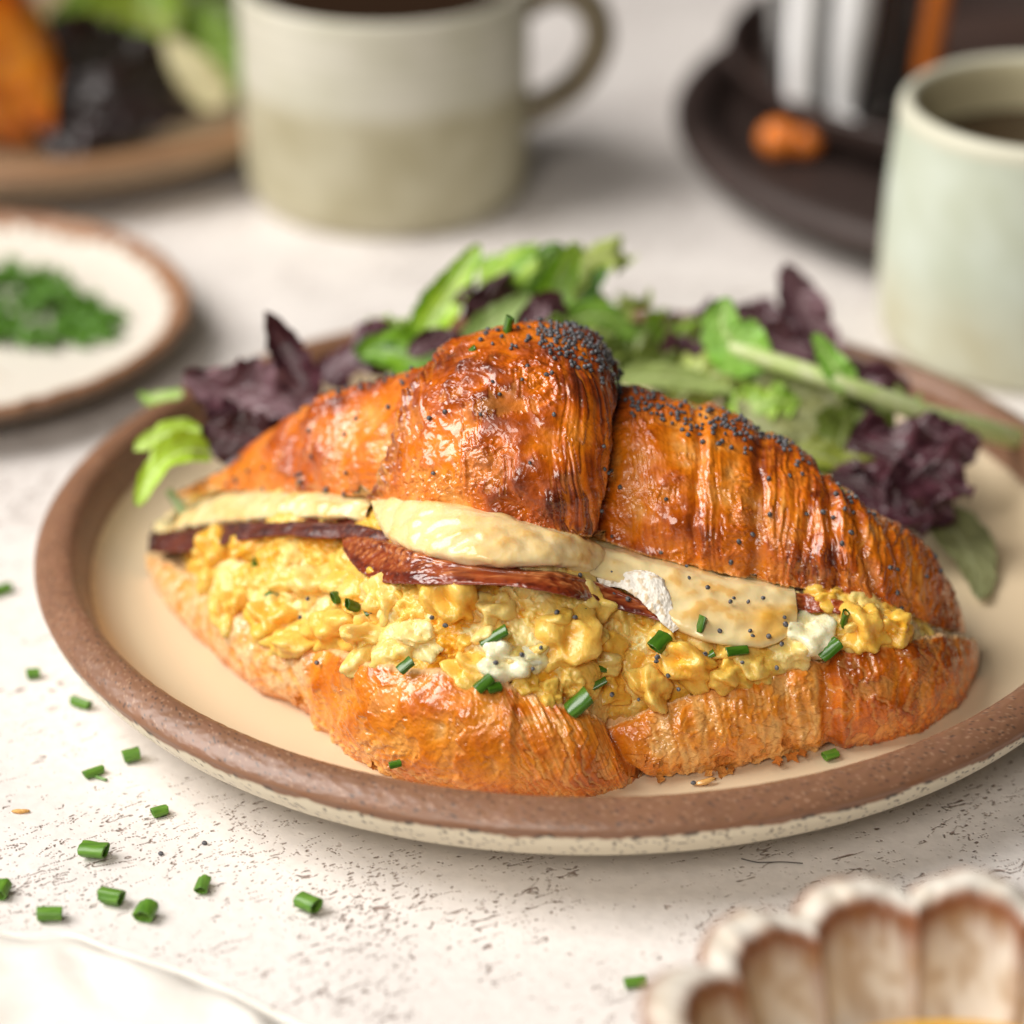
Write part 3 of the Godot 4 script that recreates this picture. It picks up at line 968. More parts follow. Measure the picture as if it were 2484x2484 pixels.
func poppy_mesh() -> ArrayMesh:
	var un := ball(10, 7)
	var P := PackedVector3Array()
	var C := PackedColorArray()
	for s in un:
		var r := 0.055 * (1.0 + 0.12 * n_mid.get_noise_3d(s.x * 3.0, s.y * 3.0, s.z * 3.0))
		P.append(s * Vector3(1.15, 0.85, 0.95) * r)
		var w := n_mid.get_noise_3d(s.x * 2.0 + 9.0, s.y * 2.0, s.z * 2.0)
		C.append(mixc(Color(0.040, 0.040, 0.047), Color(0.17, 0.17, 0.18), 0.45 + 1.3 * w))
	return make_mesh(P, grid_normals(P, 10, 7, true, false), C, grid_index(10, 7, true, false))

var seed_mesh: ArrayMesh

func build_seeds(top: Node3D):
	seed_mesh = poppy_mesh()
	var R := RandomNumberGenerator.new()
	R.seed = 99
	# poppy seeds fall thickest along the crest, in drifts
	var made := 0
	var tries := 0
	var nv := top_V.size()
	var taken := []
	var rest := []
	while made < 410 and tries < 300000:
		tries += 1
		var i := R.randi_range(10, top_nu - 10)
		var j := R.randi_range(0, nv - 1)
		var v := top_V[j]
		if v > 4.3: continue
		var p := top_P[j * top_nu + i]
		var f := v / 3.0
		var w := 0.006
		w += 2.4 * bell(p.x + 0.35, 0.60) * bell(f - 0.90, 0.13)
		w += 0.40 * bell(p.x + 1.35, 0.55) * bell(f - 0.95, 0.10)
		w += 0.9 * bell(p.x - 1.45, 0.45) * bell(f - 0.90, 0.09)
		w += 1.1 * bell(p.x - 2.75, 0.75) * bell(f - 0.86, 0.10)
		w += 0.9 * bell(p.x - 4.0, 0.6) * bell(f - 0.97, 0.09)
		w += 0.7 * bell(p.x - 5.9, 0.30) * bell(f - 0.95, 0.08)
		w += 0.5 * bell(p.x + 5.0, 1.0) * bell(f - 1.06, 0.08)
		w += 0.012 * sm(-3.6, 1.5, p.x) * sm(7.5, 5.0, p.x) * sm(0.15, 0.5, f)
		w *= 0.45 + 1.3 * sm(-0.25, 0.4, n_mid.get_noise_2d(p.x * 2.2, f * 7.0))
		if R.randf() > w: continue
		var ok := true
		for t in taken:
			if p.distance_squared_to(t) < 0.0080:
				ok = false
				break
		if not ok: continue
		taken.append(p)
		if made < 298:
			seed_at(p + top_N[j * top_nu + i] * 0.030, top, R)
		else:
			rest.append(Transform3D(Basis.from_euler(Vector3(R.randf() * TAU, R.randf() * TAU, R.randf() * TAU)).scaled(Vector3.ONE * R.randf_range(0.8, 1.15)), (p + top_N[j * top_nu + i] * 0.034) * CM))
		made += 1
	# what is past three hundred on the crust stays one part
	var mm := MultiMesh.new()
	mm.transform_format = MultiMesh.TRANSFORM_3D
	mm.mesh = seed_mesh
	mm.instance_count = rest.size()
	for i in rest.size():
		mm.set_instance_transform(i, rest[i])
	var more := MultiMeshInstance3D.new()
	more.name = "poppy_seeds"
	more.multimesh = mm
	more.material_override = M.poppy
	more.set_meta("kind", "stuff")
	top.add_child(more)
	for s in [Vector3(-4.15, 5.50, 5.78), Vector3(-4.13, 5.44, 5.98), Vector3(-2.69, 5.83, 7.15), Vector3(-2.73, 5.75, 7.24), Vector3(-3.34, 5.50, 7.06), Vector3(-1.71, 5.75, 7.32), Vector3(-2.65, 6.02, 6.95), Vector3(-0.61, 5.50, 7.30), Vector3(-0.22, 5.03, 7.49), Vector3(0.37, 4.79, 6.82), Vector3(0.45, 4.74, 6.89), Vector3(-1.07, 5.15, 7.83), Vector3(0.51, 4.43, 7.24), Vector3(0.82, 4.37, 7.37), Vector3(1.30, 4.32, 7.50), Vector3(2.14, 4.71, 7.03), Vector3(2.54, 4.55, 7.17), Vector3(2.09, 4.89, 6.83), Vector3(3.10, 4.36, 7.30), Vector3(3.02, 4.31, 7.37), Vector3(3.41, 4.28, 7.32), Vector3(3.74, 4.31, 7.21), Vector3(4.19, 4.00, 7.51), Vector3(4.21, 3.89, 7.62), Vector3(3.43, 3.86, 7.84), Vector3(3.48, 3.77, 7.92), Vector3(2.77, 3.89, 7.90), Vector3(-0.73, 4.59, 8.33), Vector3(-2.08, 5.28, 7.83), Vector3(-2.76, 5.41, 7.65), Vector3(-5.06, 3.52, 7.71), Vector3(-5.95, 3.25, 6.20), Vector3(-5.94, 2.67, 7.17), Vector3(-3.38, 4.49, 8.38), Vector3(-3.09, 4.44, 8.63), Vector3(-2.02, 3.94, 9.33), Vector3(-1.47, 4.04, 9.17), Vector3(-1.24, 3.80, 9.35), Vector3(-1.07, 4.10, 8.98), Vector3(1.42, 3.53, 8.40), Vector3(1.40, 3.46, 8.46), Vector3(1.64, 3.26, 8.72), Vector3(1.86, 3.05, 8.93), Vector3(2.44, 3.55, 8.32), Vector3(3.83, 3.74, 7.87), Vector3(4.75, 3.65, 7.82), Vector3(4.11, 3.61, 7.98), Vector3(-0.11, 4.45, 7.97), Vector3(-0.34, 4.46, 8.32), Vector3(-4.72, 4.05, 7.37), Vector3(-6.37, 3.11, 5.94), Vector3(-6.21, 3.40, 5.62), Vector3(-5.61, 3.81, 5.65), Vector3(1.01, 2.87, 9.06), Vector3(0.45, 2.92, 8.93), Vector3(3.24, 3.40, 8.40), Vector3(3.98, 3.27, 8.41)]:
		seed_at(s, sandwich, R)

func seed_at(p: Vector3, parent: Node, R: RandomNumberGenerator):
	var o := put("poppy_seed", seed_mesh, M.poppy, parent)
	o.transform = Transform3D(Basis.from_euler(Vector3(R.randf() * TAU, R.randf() * TAU, R.randf() * TAU)).scaled(Vector3.ONE * R.randf_range(0.74, 1.16)), p * CM)

# a cut ring of chive: a hollow tube, squeezed a little, axis along x
func chive_mesh(length: float, rad: float, squash: float, skew: float, sd: int) -> ArrayMesh:
	var nt := 20
	rad *= 0.88
	squash *= 0.72 + 0.34 * absf(sin(sd * 2.4))
	var prof := [[-0.5, 0.80], [-0.5, 0.97], [-0.46, 1.0], [-0.2, 1.02], [0.1, 0.98], [0.46, 1.0], [0.5, 0.97], [0.5, 0.80], [0.2, 0.78], [-0.2, 0.78]]
	var P := PackedVector3Array()
	var C := PackedColorArray()
	for q in prof:
		for i in nt:
			var th := TAU * i / nt
			var w: float = 1.0 + 0.30 * n_mid.get_noise_2d(cos(th) * 0.9 + sd * 3.0, sin(th) * 0.9) + 0.10 * n_mid.get_noise_2d(q[0] * 2.0 + sd, th * 0.5)
			var y: float = cos(th) * rad * q[1] * squash * w
			P.append(Vector3(q[0] * length + skew * y * signf(q[0]) * 0.5, y, sin(th) * rad * q[1] * w))
			var c := mixc(Color(0.065, 0.175, 0.016), Color(0.135, 0.29, 0.028), 0.5 + 0.9 * n_mid.get_noise_2d(th * 2.0 + sd, q[0]))
			if q[1] < 0.8: c = Color(0.17, 0.31, 0.05)
			C.append(c)
	return make_mesh(P, grid_normals(P, nt, prof.size(), true, true), C, grid_index(nt, prof.size(), true, true))

func build_sandwich():
	sandwich = thing("croissant_sandwich", "golden brown croissant sandwich filled with scrambled egg, bacon strips and melted cheese", "sandwich")
	var top := crust_top()
	crust_bottom()
	build_egg()
	build_cheese_and_bacon()
	build_seeds(top)
	# chopped chives in the egg and on the crust: [place, length, radius, yaw, tilt]
	var k := 0
	for q in [[Vector3(-7.05, 3.05, 4.80), 0.34, 0.15, 0.3, 0.4], [Vector3(-7.56, 3.11, 3.48), 0.3, 0.13, 1.3, 0.3], [Vector3(-5.48, 3.66, 6.00), 0.4, 0.17, -0.6, 0.5], [Vector3(-5.18, 3.76, 6.55), 0.34, 0.15, -0.9, 0.2], [Vector3(-3.93, 3.68, 9.01), 0.34, 0.16, 0.4, 0.6], [Vector3(-4.73, 3.96, 7.10), 0.3, 0.12, 0.3, 0.3], [Vector3(-2.05, 4.29, 8.83), 0.62, 0.15, 0.5, 0.3], [Vector3(-2.28, 3.59, 9.61), 0.4, 0.16, 0.2, 0.7], [Vector3(-2.06, 3.52, 9.64), 0.3, 0.13, -0.3, 0.4], [Vector3(-0.26, 3.12, 9.60), 0.55, 0.26, 0.6, 0.5], [Vector3(0.37, 3.23, 8.38), 0.52, 0.1, -0.5, 0.2], [Vector3(0.17, 3.12, 8.81), 0.34, 0.1, 0.3, 0.4], [Vector3(1.48, 3.74, 8.14), 0.42, 0.22, -0.1, 0.9], [Vector3(2.37, 4.02, 7.83), 0.34, 0.19, 1.1, 0.9], [Vector3(3.13, 3.54, 8.16), 0.48, 0.12, -0.25, 0.3], [Vector3(5.15, 3.43, 7.92), 0.5, 0.2, 0.35, 0.6], [Vector3(5.51, 3.77, 7.27), 0.56, 0.14, 1.5, 0.2], [Vector3(2.57, 3.42, 8.13), 0.22, 0.1, 0.6, 0.3], [Vector3(-4.16, 1.71, 9.80), 0.25, 0.1, 0, 0.3], [Vector3(-1.75, 8.88, 3.00), 0.34, 0.16, 1.3, 0.6], [Vector3(-2.70, 8.43, 3.70), 0.62, 0.09, 0.75, 0.3], [Vector3(-2.39, 8.42, 3.40), 0.34, 0.13, -0.15, 0.4]]:
		var o := put("chive_piece", chive_mesh(q[1], q[2], 0.62, 0.5, k), M.wet_chive, sandwich)
		o.transform = Transform3D(Basis.from_euler(Vector3(0.5, 0.0, q[3])) * Basis.from_euler(Vector3(0, q[4], 0)), q[0] * CM)
		k += 1
	# flakes of pastry that lift off the lower edge
	var R := RandomNumberGenerator.new()
	R.seed = 5
	var variants := []
	for m in 6:
		var P := PackedVector3Array()
		var C := PackedColorArray()
		for j in 5:
			for i in 6:
				var s := Vector2(i / 5.0 - 0.5, j / 4.0 - 0.5)
				var w := 1.0 + 0.6 * n_mid.get_noise_2d(s.x * 3.0 + m * 9.0, s.y * 3.0)
				P.append(Vector3(s.x * w, 0.9 * (s.x * s.x + 0.5 * s.y * s.y) + 0.22 * n_mid.get_noise_2d(s.x * 4.0 + m * 5.0, s.y * 4.0), -s.y * 0.8 * w))
				C.append(mixc(Color(0.62, 0.20, 0.022), Color(0.80, 0.42, 0.10), 0.5 + 0.3 * (m - 3) + n_mid.get_noise_2d(s.x * 5.0, s.y * 5.0 + m)))
		variants.append(make_mesh(P, grid_normals(P, 6, 5), C, grid_index(6, 5)))
	for m in 64:
		var u := R.randf_range(3.0, 13.5)
		if m % 3 == 0: u = R.randf_range(9.2, 11.6)
		if m % 5 == 0: u = R.randf_range(4.9, 6.8)
		var kk := mini(int(u), 14)
		var b: Vector3 = B[kk].lerp(B[kk + 1], u - kk)
		var o := put("pastry_flake", variants[m % 6], M.crumb, sandwich)
		var size := R.randf_range(0.12, 0.27)
		o.transform = Transform3D(Basis.from_euler(Vector3(R.randf_range(0.5, 1.7), R.randf_range(-0.8, 0.8), R.randf_range(-0.5, 0.5))).scaled(Vector3.ONE * size), (b + Vector3(0, R.randf_range(0.02, 0.6), R.randf_range(0.12, 0.40))) * CM)

# ------------------------------------------------------------------ salad
func tube(points: Array, radii: Array, nt: int, nu: int) -> Array:
	var line := resample(vec_row(points), nu)
	var rr := PackedVector3Array()
	for r in radii: rr.append(Vector3(r, 0, 0))
	var rad := resample(rr, nu)
	var P := PackedVector3Array()
	P.resize(nt * nu)
	var side := Vector3.RIGHT
	for j in nu:
		var t := (line[mini(j + 1, nu - 1)] - line[maxi(j - 1, 0)]).normalized()
		if j == 0: side = t.cross(Vector3.UP if absf(t.y) < 0.9 else Vector3.RIGHT).normalized()
		side = (side - t * side.dot(t)).normalized()
		var up := side.cross(t)
		for i in nt:
			var th := TAU * i / nt
			P[j * nt + i] = line[j] + (side * cos(th) + up * sin(th)) * rad[j].x
	return [P, nt, nu]

func tube_part(called: String, points: Array, radii: Array, nt: int, nu: int, mt: Material, parent: Node, ca: Color, cb: Color) -> MeshInstance3D:
	var g := tube(points, radii, nt, nu)
	var P: PackedVector3Array = g[0]
	var C := PackedColorArray()
	for q in P.size():
		C.append(mixc(ca, cb, 0.5 + n_mid.get_noise_3d(P[q].x * 2.0, P[q].y * 2.0, P[q].z * 2.0)))
	var N := grid_normals(P, nt, nu, true, false)
	var d := (P[nt] - P[0]).dot(N[0])
	# outward side
	var mid := Vector3.ZERO
	for i in nt: mid += P[i] / nt
	var I := grid_index(nt, nu, true, false)
	if (P[0] - mid).dot(N[0]) < 0.0:
		for q in N.size(): N[q] = -N[q]
		for q in range(0, I.size(), 3):
			var s := I[q + 1]
			I[q + 1] = I[q + 2]
			I[q + 2] = s
	return put(called, make_mesh(P, N, C, I), mt, parent)

func leaf(label: String, group: String, spine: Array, width: float, facing: Vector3, curl: float, ruffle: float, waves: float, lobe: float, mt: Material, ca: Color, cb: Color, vein: Color, sd: float, called := "salad_leaf") -> Node3D:
	var o := thing(called, label, "leaf", Vector3.ZERO, group)
	var nu := 36
	var nv := 64
	var line := resample(vec_row(spine), nv)
	var P := PackedVector3Array()
	var C := PackedColorArray()
	P.resize(nu * nv)
	C.resize(nu * nv)
	for j in nv:
		var t := float(j) / (nv - 1)
		var tan := (line[mini(j + 1, nv - 1)] - line[maxi(j - 1, 0)]).normalized()
		var side := tan.cross(facing).normalized()
		var nrm := side.cross(tan).normalized()
		var w := pow(sin(PI * clampf(pow(t, 0.75) * 0.985 + 0.012, 0.0, 1.0)), 0.72) * width
		w *= 1.0 + lobe * sin(t * TAU * waves * 0.55 + sd) + (0.10 + 0.5 * lobe) * n_mid.get_noise_2d(t * 11.0, sd * 3.0)
		for i in nu:
			var s := 2.0 * i / (nu - 1) - 1.0
			var a := absf(s)
			var fr := ruffle * a * a * (sin(t * TAU * waves + sd * 3.0 + s * 1.5) + 0.5 * sin(t * TAU * waves * 2.3 + sd + s * 4.0))
			var bump := 0.04 * n_mid.get_noise_3d(s * 4.0 + sd * 7.0, t * 8.0, sd) * width
			var rib := absf(sin(t * 22.0 - a * 5.0))
			bump -= 0.03 * width * pow(1.0 - rib, 3.0)
			P[j * nu + i] = line[j] + side * w * s * (1.0 - 0.25 * absf(curl) * a) + nrm * (curl * a * a * w + fr * width + bump)
			var c := mixc(ca, cb, 0.5 + 0.9 * n_mid.get_noise_3d(s * 2.0 + sd * 5.0, t * 3.0, 4.0) + 0.25 * (a - 0.5))
			c = mixc(c, vein, 0.7 * bell(s, 0.10 - 0.05 * t) + 0.35 * pow(1.0 - rib, 3.0) * (1.0 - a))
			c.a = 1.0
			C[j * nu + i] = c
	var N := grid_normals(P, nu, nv)
	put("blade", make_mesh(P, N, C, grid_index(nu, nv)), mt, o)
	var mid := []
	var rad := []
	for k in 6:
		var j := int(k * (nv - 1) / 5.0)
		mid.append(line[j] - facing.normalized() * 0.03)
		rad.append(lerpf(0.10, 0.02, k / 5.0) * clampf(width, 0.5, 1.2))
	tube_part("midrib", mid, rad, 8, 30, mt, o, vein, mixc(vein, ca, 0.4))
	return o

func build_salad():
	var g := "salad leaves on the dinner plate"
	var L: Material = M.leaf
	var D: Material = M.dark_leaf
	var lime := Color(0.42, 0.64, 0.035)
	var green := Color(0.20, 0.40, 0.020)
	var deepg := Color(0.05, 0.14, 0.012)
	var palev := Color(0.66, 0.78, 0.34)
	var plum := Color(0.050, 0.016, 0.022)
	var wine := Color(0.105, 0.038, 0.050)
	var mauve := Color(0.22, 0.13, 0.15)
	var olive := Color(0.26, 0.26, 0.09)
	var sage := Color(0.40, 0.42, 0.22)
	# left: purple leaf that stands up, its frilly body, a lime leaf and a pale stem
	leaf("dark purple leaf curling upright behind the croissant's left horn", g, [Vector3(-6.57, 4.08, -3.00), Vector3(-7.03, 4.76, -3.40), Vector3(-7.43, 5.43, -3.80), Vector3(-7.71, 6.26, -3.60)], 0.62, Vector3(0.4, 0.2, 1), 0.7, 0.12, 2.0, 0.1, D, plum, wine, mauve, 1.3)
	leaf("frilly wine red lettuce leaf left of the croissant's left horn", g, [Vector3(-6.42, 3.80, -2.40), Vector3(-7.47, 4.04, -2.80), Vector3(-8.67, 4.21, -3.20), Vector3(-9.77, 4.69, -3.40)], 1.05, Vector3(0.1, 0.6, 1), 0.35, 0.34, 3.0, 0.12, D, wine, mauve, mauve, 2.1)
	leaf("blackish purple leaf lying under the frilly wine red leaf", g, [Vector3(-6.89, 3.71, -1.70), Vector3(-7.80, 3.66, -1.80), Vector3(-8.57, 3.73, -1.80), Vector3(-9.16, 3.99, -2.00)], 0.75, Vector3(0, 0.5, 1), 0.2, 0.2, 2.0, 0.1, D, plum, plum, wine, 3.3)
	leaf("lime green leaf at the croissant's left tip, lit from behind", g, [Vector3(-9.02, 3.40, -1.60), Vector3(-9.55, 3.67, -1.20), Vector3(-10.14, 3.50, -0.70), Vector3(-10.64, 2.79, 0.00)], 0.52, Vector3(-0.3, 0.8, 0.7), 0.35, 0.1, 2.0, 0.06, L, lime, Color(0.42, 0.62, 0.06), palev, 0.4)
	leaf("small pale lime leaf above the lime green leaf at the left tip", g, [Vector3(-9.25, 3.75, -2.20), Vector3(-9.88, 3.78, -2.00), Vector3(-10.50, 3.64, -1.70), Vector3(-10.85, 3.47, -1.60)], 0.34, Vector3(-0.2, 0.9, 0.5), 0.3, 0.1, 2.0, 0.06, L, Color(0.45, 0.60, 0.14), lime, palev, 5.2)
	leaf("small green leaf edge beside the rim at far left of the plate", g, [Vector3(-9.87, 3.83, -4.00), Vector3(-10.36, 3.63, -4.20), Vector3(-10.79, 3.49, -4.40), Vector3(-11.04, 3.61, -4.60)], 0.26, Vector3(0, 1, 0.4), 0.3, 0.1, 2.0, 0.0, L, green, Color(0.35, 0.45, 0.15), palev, 6.1)
	var st := thing("leaf_stem", "thin pale green stem under the croissant's left tip", "stem", Vector3.ZERO, g)
	tube_part("stem", [Vector3(-9.94, 2.90, -0.60), Vector3(-9.71, 2.65, -0.40), Vector3(-9.49, 2.39, -0.20), Vector3(-9.23, 2.14, 0.00)], [0.10, 0.13, 0.13, 0.1], 8, 20, L, st, Color(0.52, 0.62, 0.36), Color(0.42, 0.55, 0.25))
	# the middle heap behind the crest
	leaf("bright green leaf standing behind the croissant's crest, leftmost of the tall ones", g, [Vector3(-4.30, 4.07, -5.20), Vector3(-3.62, 5.20, -5.60), Vector3(-3.02, 6.04, -6.00), Vector3(-2.49, 6.85, -6.40)], 0.62, Vector3(-0.5, 0.2, 1), 0.45, 0.10, 2.0, 0.05, L, lime, green, palev, 0.9)
	leaf("olive green leaf folded behind the bright green leaf", g, [Vector3(-2.57, 4.14, -6.00), Vector3(-1.76, 5.10, -6.50), Vector3(-1.08, 5.76, -7.00), Vector3(-0.41, 6.55, -7.20)], 0.80, Vector3(0.3, 0.4, 1), -0.45, 0.14, 2.0, 0.1, L, deepg, green, Color(0.3, 0.42, 0.12), 1.7)
	leaf("tall light green leaf with curled top behind the crest", g, [Vector3(-1.22, 4.37, -5.50), Vector3(-0.82, 5.32, -6.00), Vector3(-0.42, 6.16, -6.40), Vector3(-0.16, 6.95, -6.40)], 0.55, Vector3(0.6, 0.3, 1), 0.5, 0.12, 2.0, 0.18, L, Color(0.26, 0.50, 0.10), lime, palev, 2.6)
	leaf("lobed dark green leaf pointing right behind the crest", g, [Vector3(-1.08, 4.07, -6.80), Vector3(-0.40, 4.80, -7.00), Vector3(0.27, 5.30, -7.20), Vector3(0.75, 5.88, -7.40)], 0.50, Vector3(0.2, 0.6, 1), 0.4, 0.2, 2.5, 0.25, L, deepg, Color(0.10, 0.24, 0.03), green, 3.8)
	leaf("mid green leaf drooping right of the lobed dark leaf", g, [Vector3(-0.69, 4.62, -5.60), Vector3(0.05, 5.02, -6.00), Vector3(0.79, 4.94, -6.20), Vector3(1.68, 4.35, -6.20)], 0.52, Vector3(0.1, 0.8, 0.8), -0.3, 0.14, 2.0, 0.12, L, green, Color(0.24, 0.42, 0.10), palev, 4.4)
	leaf("pale silvery green leaf just above the poppy-seeded crest", g, [Vector3(-2.94, 4.58, -4.40), Vector3(-2.42, 5.13, -4.80), Vector3(-1.82, 5.52, -5.20), Vector3(-1.23, 5.85, -5.60)], 0.46, Vector3(-0.2, 0.5, 1), 0.3, 0.1, 2.0, 0.05, L, Color(0.38, 0.52, 0.20), Color(0.28, 0.44, 0.12), palev, 5.9)
	leaf("glossy green leaf low behind the croissant's left shoulder", g, [Vector3(-3.20, 4.53, -3.90), Vector3(-3.99, 4.68, -4.20), Vector3(-4.80, 4.78, -4.60), Vector3(-5.59, 4.48, -5.00)], 0.72, Vector3(-0.1, 0.7, 0.8), 0.5, 0.16, 2.0, 0.05, L, deepg, green, Color(0.30, 0.48, 0.12), 0.2)
	leaf("pale edged lettuce leaf above the glossy green leaf", g, [Vector3(-3.91, 4.29, -6.00), Vector3(-4.59, 4.46, -6.20), Vector3(-5.14, 4.36, -6.50), Vector3(-5.73, 4.00, -6.80)], 0.50, Vector3(0, 0.9, 0.6), 0.4, 0.2, 2.0, 0.05, L, Color(0.52, 0.58, 0.24), Color(0.38, 0.50, 0.14), palev, 7.7)
	leaf("dark purple leaf scrap between the green leaves left of the crest", g, [Vector3(-4.24, 4.96, -3.90), Vector3(-3.72, 5.23, -4.10), Vector3(-3.26, 5.25, -4.20), Vector3(-2.81, 5.11, -4.20)], 0.34, Vector3(0, 0.6, 0.9), 0.3, 0.2, 2.0, 0.05, D, plum, wine, mauve, 8.1)
	leaf("dark purple leaf scrap touching the poppy-seeded crest", g, [Vector3(-1.56, 5.60, -3.90), Vector3(-1.10, 5.97, -4.20), Vector3(-0.71, 6.16, -4.40), Vector3(-0.31, 5.79, -4.60)], 0.36, Vector3(0, 0.6, 0.9), 0.3, 0.2, 2.0, 0.05, D, plum, wine, mauve, 8.9)
	leaf("green leaf low on the plate right of the crest", g, [Vector3(0.44, 3.56, -7.60), Vector3(1.14, 3.53, -8.00), Vector3(1.85, 3.29, -8.20), Vector3(2.54, 2.77, -8.00)], 0.60, Vector3(0, 1, 0.4), 0.2, 0.1, 2.0, 0.1, L, green, deepg, palev, 9.4)
	leaf("black purple leaf in the gap right of the crest", g, [Vector3(0.82, 3.36, -6.40), Vector3(1.65, 3.32, -6.80), Vector3(2.49, 3.23, -7.00), Vector3(3.32, 3.29, -7.20)], 0.62, Vector3(0, 1, 0.5), 0.2, 0.16, 2.0, 0.1, D, plum, wine, mauve, 10.1)
	leaf("pale flat leaf lying behind the right horn's start", g, [Vector3(0.92, 4.45, -3.60), Vector3(1.78, 4.40, -3.80), Vector3(2.85, 4.16, -4.00), Vector3(3.94, 3.87, -4.00)], 0.44, Vector3(0, 1, 0.5), 0.25, 0.06, 2.0, 0.05, L, Color(0.44, 0.52, 0.20), Color(0.36, 0.46, 0.14), palev, 11.0)
	# the long stem with its two leaves
	var ss := thing("rocket_sprig", "long pale rocket stem with two bright green leaves, lying right behind the croissant", "sprig", Vector3.ZERO, "")
	tube_part("stem", [Vector3(3.12, 5.07, -4.60), Vector3(4.65, 4.86, -3.80), Vector3(6.58, 4.45, -3.20), Vector3(8.61, 3.57, -3.40), Vector3(9.91, 2.93, -4.00), Vector3(11.22, 2.18, -4.80)], [0.12, 0.24, 0.25, 0.26, 0.29, 0.26], 10, 50, L, ss, Color(0.55, 0.70, 0.22), Color(0.74, 0.80, 0.45))
	var s1 := leaf("x", "", [Vector3(4.65, 4.79, -3.80), Vector3(3.94, 5.08, -4.10), Vector3(3.52, 5.52, -4.40), Vector3(3.65, 6.13, -4.80)], 0.74, Vector3(-0.1, 0.6, 1), 0.15, 0.08, 2.0, 0.05, L, Color(0.24, 0.52, 0.06), Color(0.32, 0.58, 0.10), palev, 12.2)
	adopt(s1, ss, "leaf_blade")
	var s2 := leaf("x", "", [Vector3(6.69, 4.47, -3.10), Vector3(6.29, 4.85, -3.20), Vector3(6.04, 5.19, -3.40), Vector3(5.71, 5.70, -3.60)], 0.40, Vector3(0.2, 0.6, 1), 0.2, 0.08, 2.0, 0.05, L, Color(0.22, 0.50, 0.05), Color(0.30, 0.56, 0.10), palev, 13.2)
	adopt(s2, ss, "leaf_blade")
	leaf("purple leaf standing up behind the rocket sprig", g, [Vector3(6.62, 2.58, -8.40), Vector3(6.19, 3.47, -8.80), Vector3(5.78, 4.21, -9.20), Vector3(5.47, 5.11, -9.40)], 0.75, Vector3(0.2, 0.3, 1), 0.5, 0.22, 2.5, 0.1, D, wine, mauve, mauve, 14.3)
	leaf("dark purple leaf beside the upright purple leaf, behind the sprig's big leaf", g, [Vector3(6.11, 3.11, -7.60), Vector3(5.30, 3.38, -8.00), Vector3(4.60, 3.89, -8.20), Vector3(4.18, 4.33, -8.40)], 0.62, Vector3(0, 0.6, 0.9), 0.3, 0.2, 2.0, 0.1, D, plum, wine, mauve, 15.0)
	leaf("brownish purple leaf under the sprig near the plate's rear rim", g, [Vector3(6.37, 3.10, -6.00), Vector3(7.23, 3.06, -6.40), Vector3(7.82, 2.95, -6.80), Vector3(8.70, 2.47, -7.00)], 0.62, Vector3(0, 1, 0.5), 0.3, 0.2, 2.0, 0.1, D, plum, wine, mauve, 16.5)
	leaf("greyish olive leaf spread out under the rocket sprig", g, [Vector3(3.87, 3.89, -3.40), Vector3(4.78, 3.84, -3.20), Vector3(5.95, 3.51, -3.00), Vector3(7.27, 2.88, -2.80)], 1.00, Vector3(0.1, 1, 0.6), 0.15, 0.10, 2.0, 0.1, L, olive, sage, sage, 17.1)
	leaf("yellowish green leaf against the right horn's seeded ridge", g, [Vector3(5.20, 3.37, -1.80), Vector3(5.83, 3.33, -1.60), Vector3(6.60, 3.14, -1.40), Vector3(7.33, 3.26, -1.40)], 0.44, Vector3(0.2, 0.9, 0.6), 0.3, 0.14, 2.0, 0.05, L, Color(0.18, 0.22, 0.02), Color(0.32, 0.36, 0.06), sage, 18.8)
	leaf("black purple frilly leaf sprawling right of the croissant's right horn", g, [Vector3(6.50, 3.56, -2.00), Vector3(7.61, 3.29, -1.40), Vector3(8.45, 3.16, -0.80), Vector3(9.37, 2.86, -0.40)], 1.10, Vector3(0.1, 0.9, 0.7), 0.25, 0.30, 3.0, 0.15, D, plum, wine, plum, 19.6)
	leaf("black purple leaf tucked behind the right horn", g, [Vector3(5.92, 3.06, -1.00), Vector3(6.91, 2.83, -0.60), Vector3(7.65, 2.61, -0.20), Vector3(8.40, 2.36, 0.00)], 0.75, Vector3(0.1, 0.8, 0.8), 0.2, 0.22, 2.0, 0.1, D, plum, wine, plum, 20.4)
	leaf("pale sage leaf lying right of the croissant's right tip", g, [Vector3(8.38, 2.00, -1.23), Vector3(9.06, 1.70, -0.83), Vector3(9.39, 1.40, 0.24), Vector3(9.40, 1.20, 1.70)], 0.80, Vector3(0.3, 1, 0.4), 0.12, 0.05, 2.0, 0.0, L, Color(0.30, 0.31, 0.15), Color(0.24, 0.25, 0.12), sage, 21.9)
	leaf("green leaf lying flat behind the croissant's crest near the plate's middle", g, [Vector3(-2.56, 3.13, -5.00), Vector3(-1.36, 3.18, -5.20), Vector3(-0.15, 3.18, -5.20), Vector3(0.93, 3.03, -5.20)], 1.3, Vector3(0, 1, 0.3), 0.2, 0.2, 2.0, 0.1, L, deepg, green, palev, 22.4)
	leaf_bed(g)

